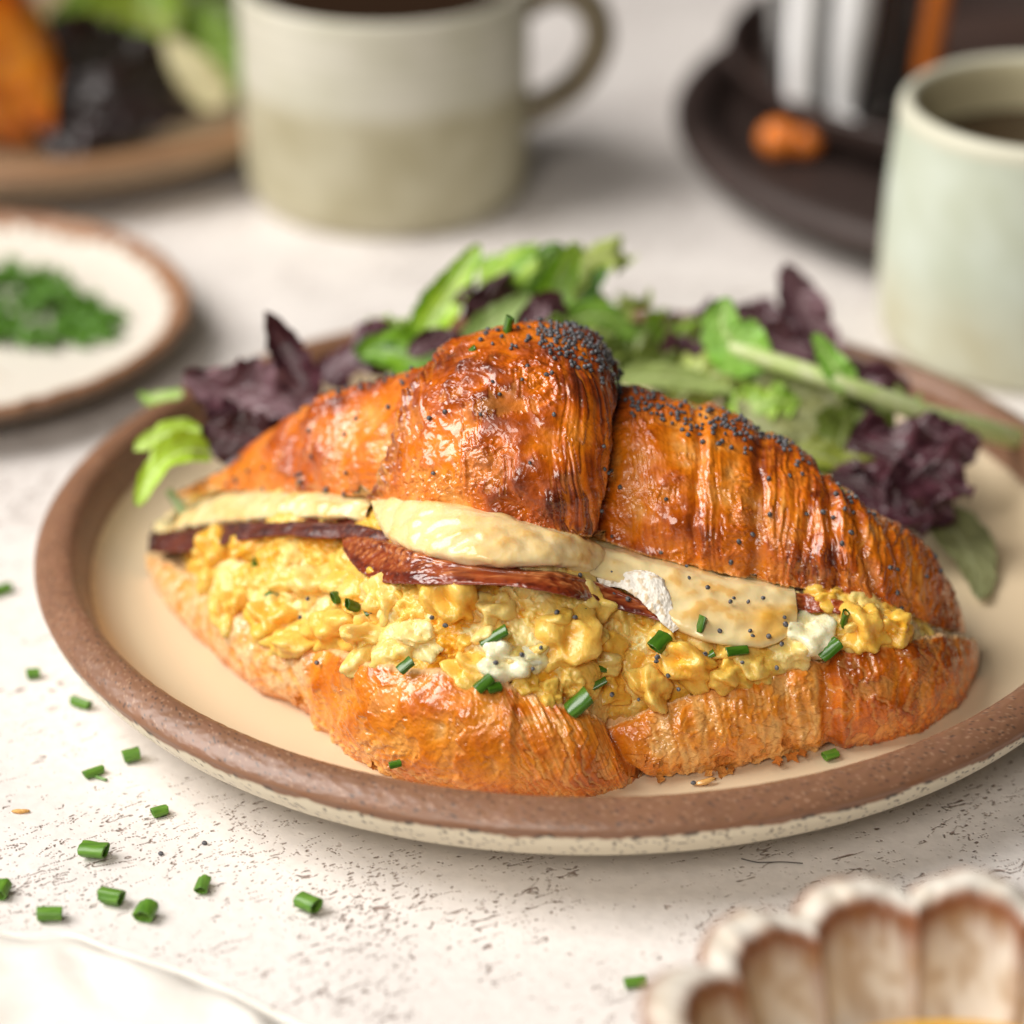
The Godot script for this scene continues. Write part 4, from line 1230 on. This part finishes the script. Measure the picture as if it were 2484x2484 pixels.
func leaf_bed(g: String):
	# the tangle of small frilly leaves between the named ones
	var R := RandomNumberGenerator.new()
	R.seed = 404
	var looks := [
		["curly green lettuce", M.leaf, Color(0.20, 0.40, 0.02), Color(0.40, 0.58, 0.08), Color(0.62, 0.72, 0.30)],
		["frilly black purple", M.dark_leaf, Color(0.045, 0.015, 0.02), Color(0.10, 0.035, 0.048), Color(0.2, 0.12, 0.14)],
		["pale yellow green", M.leaf, Color(0.46, 0.54, 0.16), Color(0.34, 0.42, 0.08), Color(0.66, 0.70, 0.36)],
		["dark olive", M.leaf, Color(0.11, 0.17, 0.02), Color(0.22, 0.27, 0.06), Color(0.35, 0.40, 0.14)]]
	for q in [[Vector3(-5.23, 4.07, -5.20), 1, "beside the glossy leaf left of the croissant's crest"], [Vector3(-4.71, 4.31, -5.80), 0, "above the dark scrap left of the crest"], [Vector3(-2.09, 5.11, -5.80), 1, "in the shade between the tall green leaves"], [Vector3(-1.76, 5.50, -7.60), 0, "at the back between the two tallest leaves"], [Vector3(0.42, 5.42, -7.80), 2, "behind the lobed dark green leaf"], [Vector3(1.18, 4.40, -7.40), 2, "at the right end of the tall heap"], [Vector3(1.46, 3.97, -5.40), 3, "just right of the seeded crest"], [Vector3(2.25, 3.32, -7.80), 0, "in front of the rear rim right of the crest"], [Vector3(2.71, 3.45, -6.20), 1, "under the big leaf of the rocket sprig"], [Vector3(3.30, 3.54, -4.60), 2, "over the end of the pale flat leaf"], [Vector3(4.39, 3.50, -5.00), 3, "below the first bend of the rocket stem"], [Vector3(5.93, 3.51, -4.20), 2, "in the middle of the right hand salad"], [Vector3(4.53, 3.55, -3.20), 0, "close behind the right horn's seeded ridge"], [Vector3(6.74, 3.22, -4.20), 1, "under the small leaf of the rocket sprig"], [Vector3(7.51, 3.17, -4.00), 3, "below the rocket stem where it crosses the rim's shade"], [Vector3(6.48, 3.02, -2.80), 3, "beside the yellowish leaf on the ridge"], [Vector3(8.68, 2.98, -2.60), 1, "at the right end of the frilly purple leaf"], [Vector3(7.27, 2.90, -1.60), 1, "in the middle of the purple heap"], [Vector3(8.07, 2.69, -0.60), 1, "at the foot of the purple heap"], [Vector3(3.41, 3.17, -8.80), 1, "behind the big leaf of the rocket sprig"], [Vector3(5.11, 3.45, -9.20), 1, "at the foot of the upright purple leaf"], [Vector3(-8.40, 3.60, -2.80), 1, "under the frilly wine red leaf"], [Vector3(0.11, 4.16, -5.00), 3, "right against the back of the crest"]]:
		var k: int = q[1]
		var a := R.randf() * TAU
		var tilt := Vector3(R.randf_range(-0.5, 0.5), R.randf_range(0.5, 1.0), R.randf_range(0.2, 1.0))
		var along := Vector3(cos(a), R.randf_range(0.0, 0.7), sin(a) * 0.6).normalized() * R.randf_range(0.9, 1.4)
		var c: Vector3 = q[0]
		var bow := Vector3(0, R.randf_range(0.1, 0.5), 0)
		leaf("%s leaf %s" % [looks[k][0], q[2]], g, [c - along, c - along * 0.35 + bow, c + along * 0.35 + bow, c + along], R.randf_range(0.6, 0.95), tilt, R.randf_range(-0.4, 0.5), R.randf_range(0.2, 0.38), R.randf_range(2.0, 3.5), 0.2, looks[k][1], looks[k][2], looks[k][3], looks[k][4], R.randf() * 40.0)

func adopt(o: Node3D, parent: Node3D, called: String):
	var blade := o.get_child(0)
	var rib := o.get_child(1)
	o.remove_child(blade)
	blade.add_child(rib_from(o, rib))
	blade.name = called
	parent.add_child(blade, true)
	names["salad_leaf"] -= 1
	remove_child(o)
	o.free()

func rib_from(o: Node3D, rib: Node) -> Node:
	o.remove_child(rib)
	return rib

# ------------------------------------------------------------------ things behind
func build_background():
	# mug
	var mug := thing("coffee_mug", "pale grey green stoneware mug with coffee and a loop handle painted darker for shade", "mug", Vector3(-5.7, 0, -27.5))
	var mp := [[0.0, 0.25], [3.5, 0.25], [3.8, 0.0], [4.1, 0.0], [4.36, 0.28], [4.5, 0.9], [4.54, 2.6], [4.56, 4.0], [4.58, 5.6], [4.60, 6.8], [4.53, 7.05], [4.40, 7.02], [4.33, 6.7], [4.28, 5.0], [4.2, 2.0], [3.9, 0.8], [0.0, 0.7]]
	lathe(mp, 6, 180, "body", M.satin, mug, func(r, y, th, k):
		var w := 0.06 * n_mid.get_noise_2d(th * 3.0, 1.0)
		var lower := mixc(Color(0.44, 0.40, 0.26), Color(0.54, 0.505, 0.36), 0.5 + 0.9 * n_low.get_noise_2d(th * 2.0, y * 0.5))
		var upper := mixc(Color(0.60, 0.585, 0.47), Color(0.68, 0.66, 0.56), 0.5 + n_low.get_noise_2d(th * 1.5, y * 0.4))
		var c := mixc(lower, upper, sm(-0.35, 0.25, y - 4.05 - w))
		if k > 11.0: c = Color(0.50, 0.46, 0.34)
		return c * (0.95 + 0.05 * sin(y * 11.0))
	, func(r, y, th, k): return Vector2(r + 0.012 * sin(y * 11.0), y))
	tube_part("handle", [Vector3(4.3, 6.3, 0.3), Vector3(5.4, 6.75, 0.3), Vector3(6.4, 6.3, 0.3), Vector3(6.75, 5.2, 0.3), Vector3(6.2, 3.9, 0.3), Vector3(5.2, 3.1, 0.3), Vector3(4.3, 2.75, 0.3)], [0.55, 0.5, 0.5, 0.5, 0.5, 0.5, 0.6], 14, 50, M.satin, mug, Color(0.13, 0.105, 0.065), Color(0.19, 0.155, 0.10))  # shade on the handle is put into its dark colours
	disc("coffee", 4.28, 6.35, mug, Color(0.035, 0.016, 0.008))
	# cup
	var cup := thing("tea_cup", "handleless pale green stoneware cup of dark tea, cut off by the right edge", "cup", Vector3(13.3, 0, -16.0))
	var cp := [[0.0, 0.3], [3.3, 0.3], [3.6, 0.0], [3.95, 0.0], [4.25, 0.25], [4.42, 0.9], [4.44, 2.5], [4.36, 4.5], [4.2, 6.3], [4.16, 6.95], [4.02, 7.18], [3.82, 7.18], [3.68, 6.95], [3.6, 6.3], [3.6, 3.0], [3.2, 1.0], [0.0, 0.8]]
	lathe(cp, 6, 180, "body", M.satin, cup, func(r, y, th, k):
		var upper := mixc(Color(0.56, 0.61, 0.49), Color(0.63, 0.69, 0.59), 0.5 + n_low.get_noise_2d(th * 2.0, y * 0.5))
		var lower := mixc(Color(0.54, 0.52, 0.37), Color(0.60, 0.61, 0.48), 0.5 + n_low.get_noise_2d(th * 2.0 + 5.0, y * 0.6))
		var c := mixc(lower, upper, sm(1.5, 3.6, y))
		if y > 6.75: c = Color(0.66, 0.65, 0.52)
		if k > 11.5: c = Color(0.50, 0.45, 0.29)
		return c
	)
	disc("tea", 3.6, 5.6, cup, Color(0.03, 0.013, 0.006))
	# small speckled plate with chopped chives
	var sp := thing("side_plate", "small white speckled plate with rough brown edge under chopped chives, cut off at left", "plate", Vector3(-18.1, 0, -14.7))
	var pp := [[0.0, 0.3], [4.2, 0.3], [4.5, 0.0], [4.9, 0.0], [5.6, 0.35], [6.6, 0.75], [7.15, 1.1], [7.28, 1.35], [7.18, 1.52], [6.98, 1.48], [6.6, 1.22], [5.8, 0.95], [4.5, 0.82], [0.0, 0.78]]
	lathe(pp, 6, 360, "body", M.satin, sp, func(r, y, th, k):
		var w := 0.16 * n_mid.get_noise_2d(th * 12.0, 1.0) + 0.1 * n_fine.get_noise_2d(th * 34.0, 6.0)
		var c := Color(0.74, 0.69, 0.60)
		if k < 7.0: c = Color(0.16, 0.10, 0.065)
		elif k < 13.0 and r > 6.62 + w * 1.5: c = mixc(Color(0.36, 0.185, 0.095), Color(0.22, 0.10, 0.05), 0.5 + w * 3.0)
		elif speck(Vector3(r * cos(th), 3, r * sin(th)), 0.22, 0.62) > 0.2: c = Color(0.45, 0.33, 0.22)
		return c
	, func(r, y, th, k):
		if k > 6.0 and k < 11.0: return Vector2(r + 0.13 * n_mid.get_noise_2d(th * 9.0, 1.0), y + 0.03 * n_fine.get_noise_2d(th * 20.0, 3.0))
		return Vector2(r, y))
	chopped()
	# plate behind at the left, with a second croissant and leaves
	var bp := thing("brown_plate", "brown stoneware plate behind the mug, carrying a second croissant, cut off at top left", "plate", Vector3(-19.3, 0, -36.2))
	var bq := [[0.0, 0.4], [7.6, 0.4], [8.1, 0.0], [8.6, 0.0], [9.1, 0.3], [11.6, 0.7], [12.7, 1.2], [13.0, 1.7], [12.8, 2.1], [12.4, 2.2], [11.9, 1.9], [11.5, 1.3], [10.5, 1.05], [8.0, 0.96], [0.0, 0.95]]
	lathe(bq, 5, 240, "glazed_body", M.satin, bp, func(r, y, th, k):
		var c := Color(0.30, 0.165, 0.085) if k > 7.0 and k < 11.0 else Color(0.36, 0.26, 0.16)
		if k <= 7.0: c = Color(0.34, 0.24, 0.15)
		return c * (1.0 + 0.2 * n_low.get_noise_2d(th * 3.0, r)))
	var bc := thing("second_croissant", "blurred golden croissant on the brown plate at the photo's top left corner", "croissant", Vector3.ZERO)
	var rows := []
	for k in 8: rows.append(PackedVector3Array())
	for s in 9:
		var t := s / 8.0
		var c := Vector3(-26.0 + 9.6 * t, 1.0, -28.8 - 2.0 * sin(t * PI))
		var rr := 0.5 + 3.3 * pow(sin(PI * clampf(t * 0.92 + 0.04, 0, 1)), 0.8)
		for k in 8:
			var a := TAU * k / 8.0 - PI * 0.3
			rows[k].append(c + Vector3(0, rr * 1.15 + rr * 1.15 * sin(a), rr * cos(a)))
	var gg := patch(rows, 120, [12, 12, 12, 12, 12, 12, 12, 12], true)
	var P: PackedVector3Array = gg[0]
	var N := grid_normals(P, 120, gg[1], false, true)
	var C := PackedColorArray()
	for q in P.size():
		var b := n_mid.get_noise_3d(P[q].x * 0.8, P[q].y * 0.8, P[q].z * 0.8)
		var st := 0.22 * absf(sin(P[q].x * 1.7 + P[q].y * 0.4)) + 0.05 * n_fine.get_noise_2d(P[q].x * 5.0, P[q].y)
		P[q] += N[q] * (st + 0.12 * b)
		C.append(mixc(Color(0.85, 0.30, 0.015), Color(0.60, 0.12, 0.008), 0.35 + b + 0.3 * sm(4.0, 7.0, P[q].y)))
	N = grid_normals(P, 120, gg[1], false, true)
	put("crust", make_mesh(P, N, C, grid_index(120, gg[1], false, true)), M.crust, bc)
	var g := "salad leaves on the brown plate"
	leaf("lime green lettuce leaf over the dark leaves beside the second croissant", g, [Vector3(-13.03, 3.09, -34.00), Vector3(-14.32, 3.48, -34.50), Vector3(-15.67, 3.83, -34.00), Vector3(-17.34, 3.43, -33.00)], 1.7, Vector3(0, 0.8, 0.8), 0.3, 0.2, 2.0, 0.1, M.leaf, Color(0.30, 0.42, 0.03), Color(0.16, 0.30, 0.02), Color(0.45, 0.42, 0.15), 31.0)
	leaf("black purple leaf heap nearest the brown plate's front rim", g, [Vector3(-17.04, 1.93, -27.50), Vector3(-15.54, 2.37, -28.00), Vector3(-13.72, 2.46, -28.50), Vector3(-11.96, 2.00, -29.50)], 1.6, Vector3(0, 0.8, 0.9), 0.2, 0.25, 2.0, 0.1, M.dark_leaf, Color(0.012, 0.007, 0.007), Color(0.022, 0.010, 0.011), Color(0.03, 0.015, 0.012), 32.0)
	leaf("blackish leaf in the shade under the lime green lettuce leaf", g, [Vector3(-17.29, 3.19, -30.00), Vector3(-15.81, 3.10, -30.50), Vector3(-14.32, 2.83, -31.00), Vector3(-12.66, 2.29, -31.50)], 1.9, Vector3(0, 0.5, 1), 0.2, 0.25, 2.0, 0.1, M.dark_leaf, Color(0.016, 0.013, 0.009), Color(0.03, 0.016, 0.014), Color(0.02, 0.012, 0.01), 33.0)
	leaf("cream coloured leaf stalk leaning towards the mug on the brown plate", g, [Vector3(-11.07, 2.17, -29.30), Vector3(-11.59, 2.79, -29.60), Vector3(-12.28, 3.46, -30.00), Vector3(-13.00, 4.06, -30.60)], 0.75, Vector3(-0.3, 0.6, 1), 0.3, 0.08, 2.0, 0.0, M.leaf, Color(0.60, 0.54, 0.32), Color(0.55, 0.50, 0.26), Color(0.65, 0.60, 0.42), 34.0)
	leaf("green leaf right beside the mug on the brown plate", g, [Vector3(-10.89, 1.73, -31.00), Vector3(-11.06, 2.66, -31.50), Vector3(-11.59, 3.58, -32.00), Vector3(-12.11, 4.69, -32.50)], 1.0, Vector3(0.2, 0.4, 1), 0.3, 0.15, 2.0, 0.0, M.leaf, Color(0.20, 0.34, 0.03), Color(0.12, 0.22, 0.02), Color(0.3, 0.4, 0.1), 35.0)
	leaf("dull olive green leaf at the back of the brown plate near the mug", g, [Vector3(-10.98, 2.75, -35.00), Vector3(-11.91, 3.15, -35.50), Vector3(-13.02, 3.55, -36.00), Vector3(-13.95, 4.14, -36.50)], 1.5, Vector3(0, 0.5, 1), 0.3, 0.15, 2.0, 0.0, M.leaf, Color(0.10, 0.15, 0.02), Color(0.07, 0.09, 0.02), Color(0.2, 0.25, 0.06), 36.0)
	# dark plate, a smaller dark dish on it and a glass
	var dp := thing("dark_plate", "large dark brown stoneware plate behind the tea cup at top right", "plate", Vector3(16.6, 0, -29.2))
	var espresso := Color(0.040, 0.024, 0.020)
	lathe(bq, 5, 240, "glazed_body", M.matte, dp, func(r, y, th, k): return espresso * (1.0 + 0.25 * n_low.get_noise_2d(th * 4.0, r)))
	var dd := thing("dark_dish", "dark brown shallow round dish sitting on the large dark plate", "dish", Vector3(15.9, 0.96, -33.6))
	var dq := [[0.0, 0.0], [7.6, 0.0], [9.2, 0.3], [10.1, 0.9], [10.4, 1.7], [10.25, 1.9], [10.0, 1.8], [9.7, 1.1], [8.8, 0.7], [0.0, 0.6]]
	lathe(dq, 5, 200, "glazed_body", M.satin, dd, func(r, y, th, k):
		var c := mixc(espresso, Color(0.085, 0.052, 0.042), 1.0 if k > 6.0 else 0.0)
		return c * (1.0 + 0.2 * n_low.get_noise_2d(th * 4.0, r)))
	var gl := thing("coffee_press", "clear glass coffee press with bright steel bars and painted orange reflections on the dark dish", "coffee press", Vector3.ZERO)
	var gq := [[0.0, 0.0], [1.9, 0.0], [2.2, 0.15], [2.32, 0.5], [2.45, 2.5], [2.5, 6.0], [2.6, 12.0], [2.57, 12.1], [2.5, 12.0], [2.4, 6.0], [2.33, 2.5], [2.1, 0.75], [1.6, 0.55], [0.0, 0.52]]
	var beaker := lathe(gq, 4, 100, "glass_beaker", M.glass, gl, func(r, y, th, k): return Color.WHITE)
	beaker.position = Vector3(9.2, 1.62, -31.2) * CM
	var brew := lathe([[0.0, 0.6], [1.6, 0.62], [2.08, 0.85], [2.26, 2.5], [2.34, 6.0], [2.44, 11.5], [0.0, 11.5]], 4, 80, "coffee", M.coffee, gl, func(r, y, th, k): return Color(0.030, 0.015, 0.010))
	brew.position = beaker.position
	var steel := Color(0.95, 0.95, 0.96)
	var orange_reflection := Color(0.62, 0.17, 0.025)  # orange reflection on the chrome, put into the bar and foot colour
	tube_part("steel_bar", [Vector3(7.64, 2.23, -28.40), Vector3(7.57, 3.96, -28.30), Vector3(7.60, 5.75, -28.20), Vector3(7.59, 8.70, -28.10)], [0.50, 0.56, 0.58, 0.60], 16, 40, M.bar, gl, steel, steel)
	tube_part("steel_bar", [Vector3(8.93, 2.08, -28.30), Vector3(9.00, 4.00, -28.20), Vector3(9.13, 5.79, -28.10), Vector3(9.26, 8.73, -28.00)], [0.40, 0.56, 0.66, 0.70], 16, 40, M.bar, gl, steel, steel)
	tube_part("steel_rod", [Vector3(10.22, 1.56, -30.20), Vector3(10.30, 3.30, -30.20), Vector3(10.40, 5.09, -30.20), Vector3(10.54, 8.07, -30.20)], [0.16, 0.16, 0.16, 0.16], 10, 30, M.bar, gl, Color(0.45, 0.38, 0.33), Color(0.45, 0.38, 0.33))
	tube_part("orange_reflection_bar", [Vector3(11.56, 3.50, -28.60), Vector3(11.66, 4.57, -28.60), Vector3(11.80, 5.80, -28.60), Vector3(12.07, 8.55, -28.60)], [0.42, 0.42, 0.42, 0.42], 12, 40, M.bar, gl, orange_reflection, orange_reflection)
	for q in [[Vector3(6.88, 1.68, -27.60), 0.62, orange_reflection * 1.35], [Vector3(7.74, 1.57, -27.60), 0.48, orange_reflection * 1.2], [Vector3(9.08, 2.18, -27.40), 0.36, steel], [Vector3(9.75, 1.75, -27.40), 0.26, Color(0.30, 0.26, 0.27)]]:  # the two orange feet carry the painted reflection
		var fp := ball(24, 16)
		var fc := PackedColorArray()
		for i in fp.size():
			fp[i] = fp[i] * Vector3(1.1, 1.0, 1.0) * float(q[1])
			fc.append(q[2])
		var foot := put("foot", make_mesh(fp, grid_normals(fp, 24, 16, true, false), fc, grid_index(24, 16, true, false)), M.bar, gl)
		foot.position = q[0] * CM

func disc(called: String, r: float, y: float, parent: Node, c: Color):
	lathe([[0.0, y - 0.3], [r - 0.06, y - 0.3], [r - 0.02, y - 0.1], [r - 0.03, y + 0.02], [r - 0.25, y], [0.0, y]], 3, 80, called, M.coffee, parent, func(rr, yy, th, k): return c)

func chopped():
	var R := RandomNumberGenerator.new()
	R.seed = 31
	var mm := MultiMesh.new()
	mm.transform_format = MultiMesh.TRANSFORM_3D
	mm.mesh = chive_mesh(0.36, 0.14, 0.9, 0.3, 3)
	mm.instance_count = 520
	for i in 520:
		var a := R.randf() * TAU
		var r := sqrt(R.randf()) * (2.7 + 0.7 * sin(a * 3.0))
		var heap := maxf(0.0, 0.8 * (1.0 - r / 3.2)) * R.randf()
		var p := Vector3(-16.6 + r * cos(a) * 1.3, 1.0 + heap, -15.6 + r * sin(a) * 1.05)
		if R.randf() < 0.3: p = Vector3(-13.7 + R.randf_range(-0.9, 0.6), 0.98, -14.7 + R.randf_range(-0.9, 0.7))
		mm.set_instance_transform(i, Transform3D(Basis.from_euler(Vector3(R.randf() * 1.0, R.randf() * TAU, R.randf() * 1.0)), p * CM))
	var o := MultiMeshInstance3D.new()
	o.name = "chopped_chives"
	o.multimesh = mm
	o.material_override = M.herb
	add_child(o)
	tag(o, "loose heap of finely chopped green chives on the small speckled plate", "herbs", "", "stuff")

# ------------------------------------------------------------------ things in front
func build_foreground():
	# fluted dish: a flower-shaped rim with brown edges
	var d := thing("fluted_dish", "cream fluted dish with scalloped brown-edged rim at the bottom right corner", "dish", Vector3(6.25, 0, 23.3))
	var q := [[0.0, 0.3], [3.4, 0.3], [3.7, 0.0], [4.0, 0.0], [4.3, 0.5], [4.9, 1.8], [5.45, 3.4], [5.82, 3.86], [5.88, 4.04], [5.60, 4.13], [5.22, 4.12], [4.99, 3.98], [4.80, 3.3], [4.3, 1.8], [3.6, 0.9], [0.0, 0.7]]
	var lobes := 15.0
	lathe(q, 7, 900, "body", M.satin, d, func(r, y, th, k):
		var p := Vector3(r * cos(th), y, r * sin(th))
		var b := n_mid.get_noise_3d(p.x * 1.4, p.y * 1.4, p.z * 1.4)
		var c := mixc(Color(0.80, 0.76, 0.68), Color(0.70, 0.62, 0.50), 0.3 + b)
		var rust := Color(0.21, 0.060, 0.010)
		var w := 0.5 * n_fine.get_noise_2d(th * 22.0, 2.0)
		c = mixc(c, rust, 0.95 * bell(k - 8.05 - w * 0.4, 0.75) + 0.97 * bell(k - 11.1 - w * 0.6, 0.85))
		if k > 11.4:
			var cusp := pow(absf(cos(th * lobes * 0.5)), 6.0)
			c = mixc(c, rust, 0.55 * (1.0 - sm(0.0, 0.5, 1.0 - cusp)) * sm(14.5, 11.5, k))
			c = mixc(c, Color(0.36, 0.22, 0.11), 0.45 * sm(0.0, 0.4, b))
		return c
	, func(r, y, th, k):
		var s := absf(sin(th * lobes * 0.5))
		var fl := (pow(s, 0.6) - 0.6) * (0.52 if k > 4.0 and k < 14.5 else 0.0) * sm(0.2, 3.6, y)
		var lift := 0.20 * (s - 0.6) * sm(2.5, 4.0, y)
		return Vector2(r + fl, y + lift + (0.02 + 0.045 * sm(2.5, 4.0, y)) * n_mid.get_noise_2d(th * 9.0, k * 0.3)))
	var yc := thing("yellow_sauce", "yellow orange sauce filling the fluted dish at the bottom right", "sauce", Vector3(6.25, 0, 23.3))
	lathe([[0.0, 1.5], [4.2, 1.5], [4.25, 1.9], [3.9, 2.2], [2.0, 2.45], [0.0, 2.5]], 4, 90, "surface", M.egg, yc, func(r, y, th, k): return Color(0.86, 0.47, 0.06))
	# linen napkin, bunched close to the lens
	var n := thing("linen_napkin", "white linen napkin bunched up at the bottom left corner", "napkin", Vector3.ZERO)
	var nu := 160
	var nv := 120
	var P := PackedVector3Array()
	var C := PackedColorArray()
	for j in nv:
		for i in nu:
			var u := float(i) / (nu - 1)
			var v := float(j) / (nv - 1)
			var x := -17.0 + 12.0 * u
			var zf := 13.7 + 0.065 * pow(maxf(x + 12.5, 0.0), 2.0) + 0.12 * sin(u * 9.0) + 0.2 * n_low.get_noise_2d(u * 5.0, 3.0)
			var z := zf + 11.0 * v
			var rise := sm(0.0, 0.16, v) * (1.0 + 0.45 * sin(u * 4.6 + v * 3.0 + 0.6) * sm(0.05, 0.5, v) + 0.35 * n_low.get_noise_2d(u * 3.0, v * 3.5)) * sm(1.0, 0.86, u)
			P.append(Vector3(x, 0.12 + maxf(rise, 0.0), z))
			C.append(mixc(Color(0.80, 0.765, 0.70), Color(0.84, 0.81, 0.76), 0.5 + n_fine.get_noise_2d(u * 40.0, v * 40.0)))
	var N := grid_normals(P, nu, nv)
	var I := grid_index(nu, nv)
	if N[nu * 60 + 80].y < 0.0:
		for k in N.size(): N[k] = -N[k]
		for k in range(0, I.size(), 3):
			var s := I[k + 1]
			I[k + 1] = I[k + 2]
			I[k + 2] = s
	put("cloth", make_mesh(P, N, C, I), M.linen, n)
	var hem := []
	var rad := []
	for k in 16:
		hem.append(P[int(k * (nu - 1) / 15.0)] + Vector3(0, 0.0, 0.05))
		rad.append(0.07)
	tube_part("hem", hem, rad, 10, 120, M.linen, n, Color(0.78, 0.74, 0.68), Color(0.83, 0.80, 0.74))

func build_chives():
	var k := 0
	for q in [[Vector3(-12.85, 0.12, 3.34), 0.42, 0.14, 0.2, 0, 0.3, "blurred chive piece highest up the table, left of the plate's widest point"],
			[Vector3(-11.57, 0.12, 4.65), 0.46, 0.14, -0.5, 0, 0.4, "chive piece close to the plate's rim at left, pointing down right"],
			[Vector3(-10.16, 0.17, 6.96), 0.4, 0.2, 0.3, 0.1, 0.2, "fat round chive piece nearest the plate's front left rim"],
			[Vector3(-10.93, 0.11, 7.57), 0.5, 0.13, 0.6, 0, 0.5, "slender chive piece with a thin sliver lying beside it"],
			[Vector3(-10.78, 0.04, 7.71), 0.34, 0.045, -0.5, 0, 0.1, "thin chive sliver beside the slender chive piece"],
			[Vector3(-9.31, 0.12, 9.16), 0.44, 0.14, 0.5, 0, 0.4, "small leaning chive piece alone between plate rim and lower chives"],
			[Vector3(-10.52, 0.20, 10.78), 0.52, 0.23, -0.3, 0.1, 0.4, "wide crumpled chive ring with open end facing right"],
			[Vector3(-12.28, 0.17, 12.19), 0.46, 0.2, 1.4, 0, 0.2, "chive piece cut off by the photo's left edge"],
			[Vector3(-11.16, 0.16, 13.05), 0.56, 0.19, 0.05, 0, 0.2, "long rounded chive piece beside the napkin, lowest on the left"],
			[Vector3(-9.95, 0.18, 12.47), 0.42, 0.21, -0.4, 0.1, 0.5, "squat angular chive piece left of the tall square-topped one"],
			[Vector3(-9.19, 0.20, 13.00), 0.52, 0.24, 1.3, 0.1, 0.2, "tall square-topped chive piece, largest of the lower row"],
			[Vector3(-8.12, 0.14, 11.97), 0.44, 0.16, 1.45, 0, 0.1, "small upright chive piece right of the lower row's large one"],
			[Vector3(-5.88, 0.19, 12.71), 0.5, 0.22, -0.7, 0.1, 0.3, "isolated plump chive piece in front of the plate among dark cracks"],
			[Vector3(0.76, 0.11, 15.32), 0.48, 0.13, 0.2, 0, 0.3, "chive piece on bare table left of the fluted dish"],
			[Vector3(-14.21, 0.14, -0.68), 0.5, 0.16, 0.6, 0, 0.3, "dark blurred chive piece at the left edge beside the plate"],
			[Vector3(5.22, 1.12, 8.47), 0.4, 0.15, 0.5, 0, 0.3, "chive piece on the plate under the croissant's right front"]]:
		var o := put("chive_piece", chive_mesh(q[1] * (0.72 + 0.36 * absf(sin(k * 1.9))), q[2], 0.85, q[5], 40 + k), M.chive)
		o.transform = Transform3D(Basis.from_euler(Vector3(0, q[3], q[4])), q[0] * CM)
		tag(o, q[6], "chive", "chopped chives strewn on the table and plate")
		k += 1
	var R := RandomNumberGenerator.new()
	R.seed = 8
	for q in [[Vector3(-9.13, 0.04, 10.67), "stray poppy seed on the table right of the crumpled chive ring"], [Vector3(-8.24, 0.04, 10.27), "stray poppy seed on the table left of the long crack"], [Vector3(-6.37, 0.04, 8.61), "stray poppy seed on the table just below the plate's front left rim"], [Vector3(2.20, 1.08, 9.53), "stray poppy seed beside the crumb on the plate"]]:
		var o := put("poppy_seed", seed_mesh, M.poppy)
		o.position = q[0] * CM
		tag(o, q[1], "poppy seed", "stray poppy seeds")
	var hair := put("dark_thread", null, M.poppy)
	hair.mesh = tube_mesh([Vector3(3.17, 0.03, 10.85), Vector3(3.52, 0.03, 10.99), Vector3(4.02, 0.04, 10.99), Vector3(4.46, 0.03, 11.03)], 0.012)
	tag(hair, "thin dark thread lying on the table in front of the plate", "thread")
	var fl := put("pastry_crumb", null, M.crumb)
	fl.mesh = chive_mesh(0.34, 0.06, 0.5, 0.4, 90)
	var P := ball(12, 8)
	var C := PackedColorArray()
	for i in P.size():
		P[i] = P[i] * Vector3(0.2, 0.045, 0.06) * (1.0 + 0.4 * n_mid.get_noise_3d(P[i].x, P[i].y, P[i].z))
		C.append(Color(0.75, 0.42, 0.13))
	fl.mesh = make_mesh(P, grid_normals(P, 12, 8, true, false), C, grid_index(12, 8, true, false))
	fl.position = Vector3(-12.34, 0.05, 9.05) * CM
	tag(fl, "tiny orange pastry crumb on the table at the left edge", "crumb")
	var f2 := put("pastry_crumb", fl.mesh, M.crust)
	f2.transform = Transform3D(Basis.from_euler(Vector3(0.2, 0.3, 0.15)).scaled(Vector3.ONE * 1.15), Vector3(2.45, 1.10, 9.50) * CM)
	tag(f2, "brown pastry crumb on the plate in front of the croissant", "crumb")

func tube_mesh(points: Array, r: float) -> ArrayMesh:
	var g := tube(points, [r, r, r, r], 6, 24)
	var C := PackedColorArray()
	for q in g[0].size(): C.append(Color(0.05, 0.04, 0.035))
	return make_mesh(g[0], grid_normals(g[0], 6, 24, true, false), C, grid_index(6, 24, true, false))
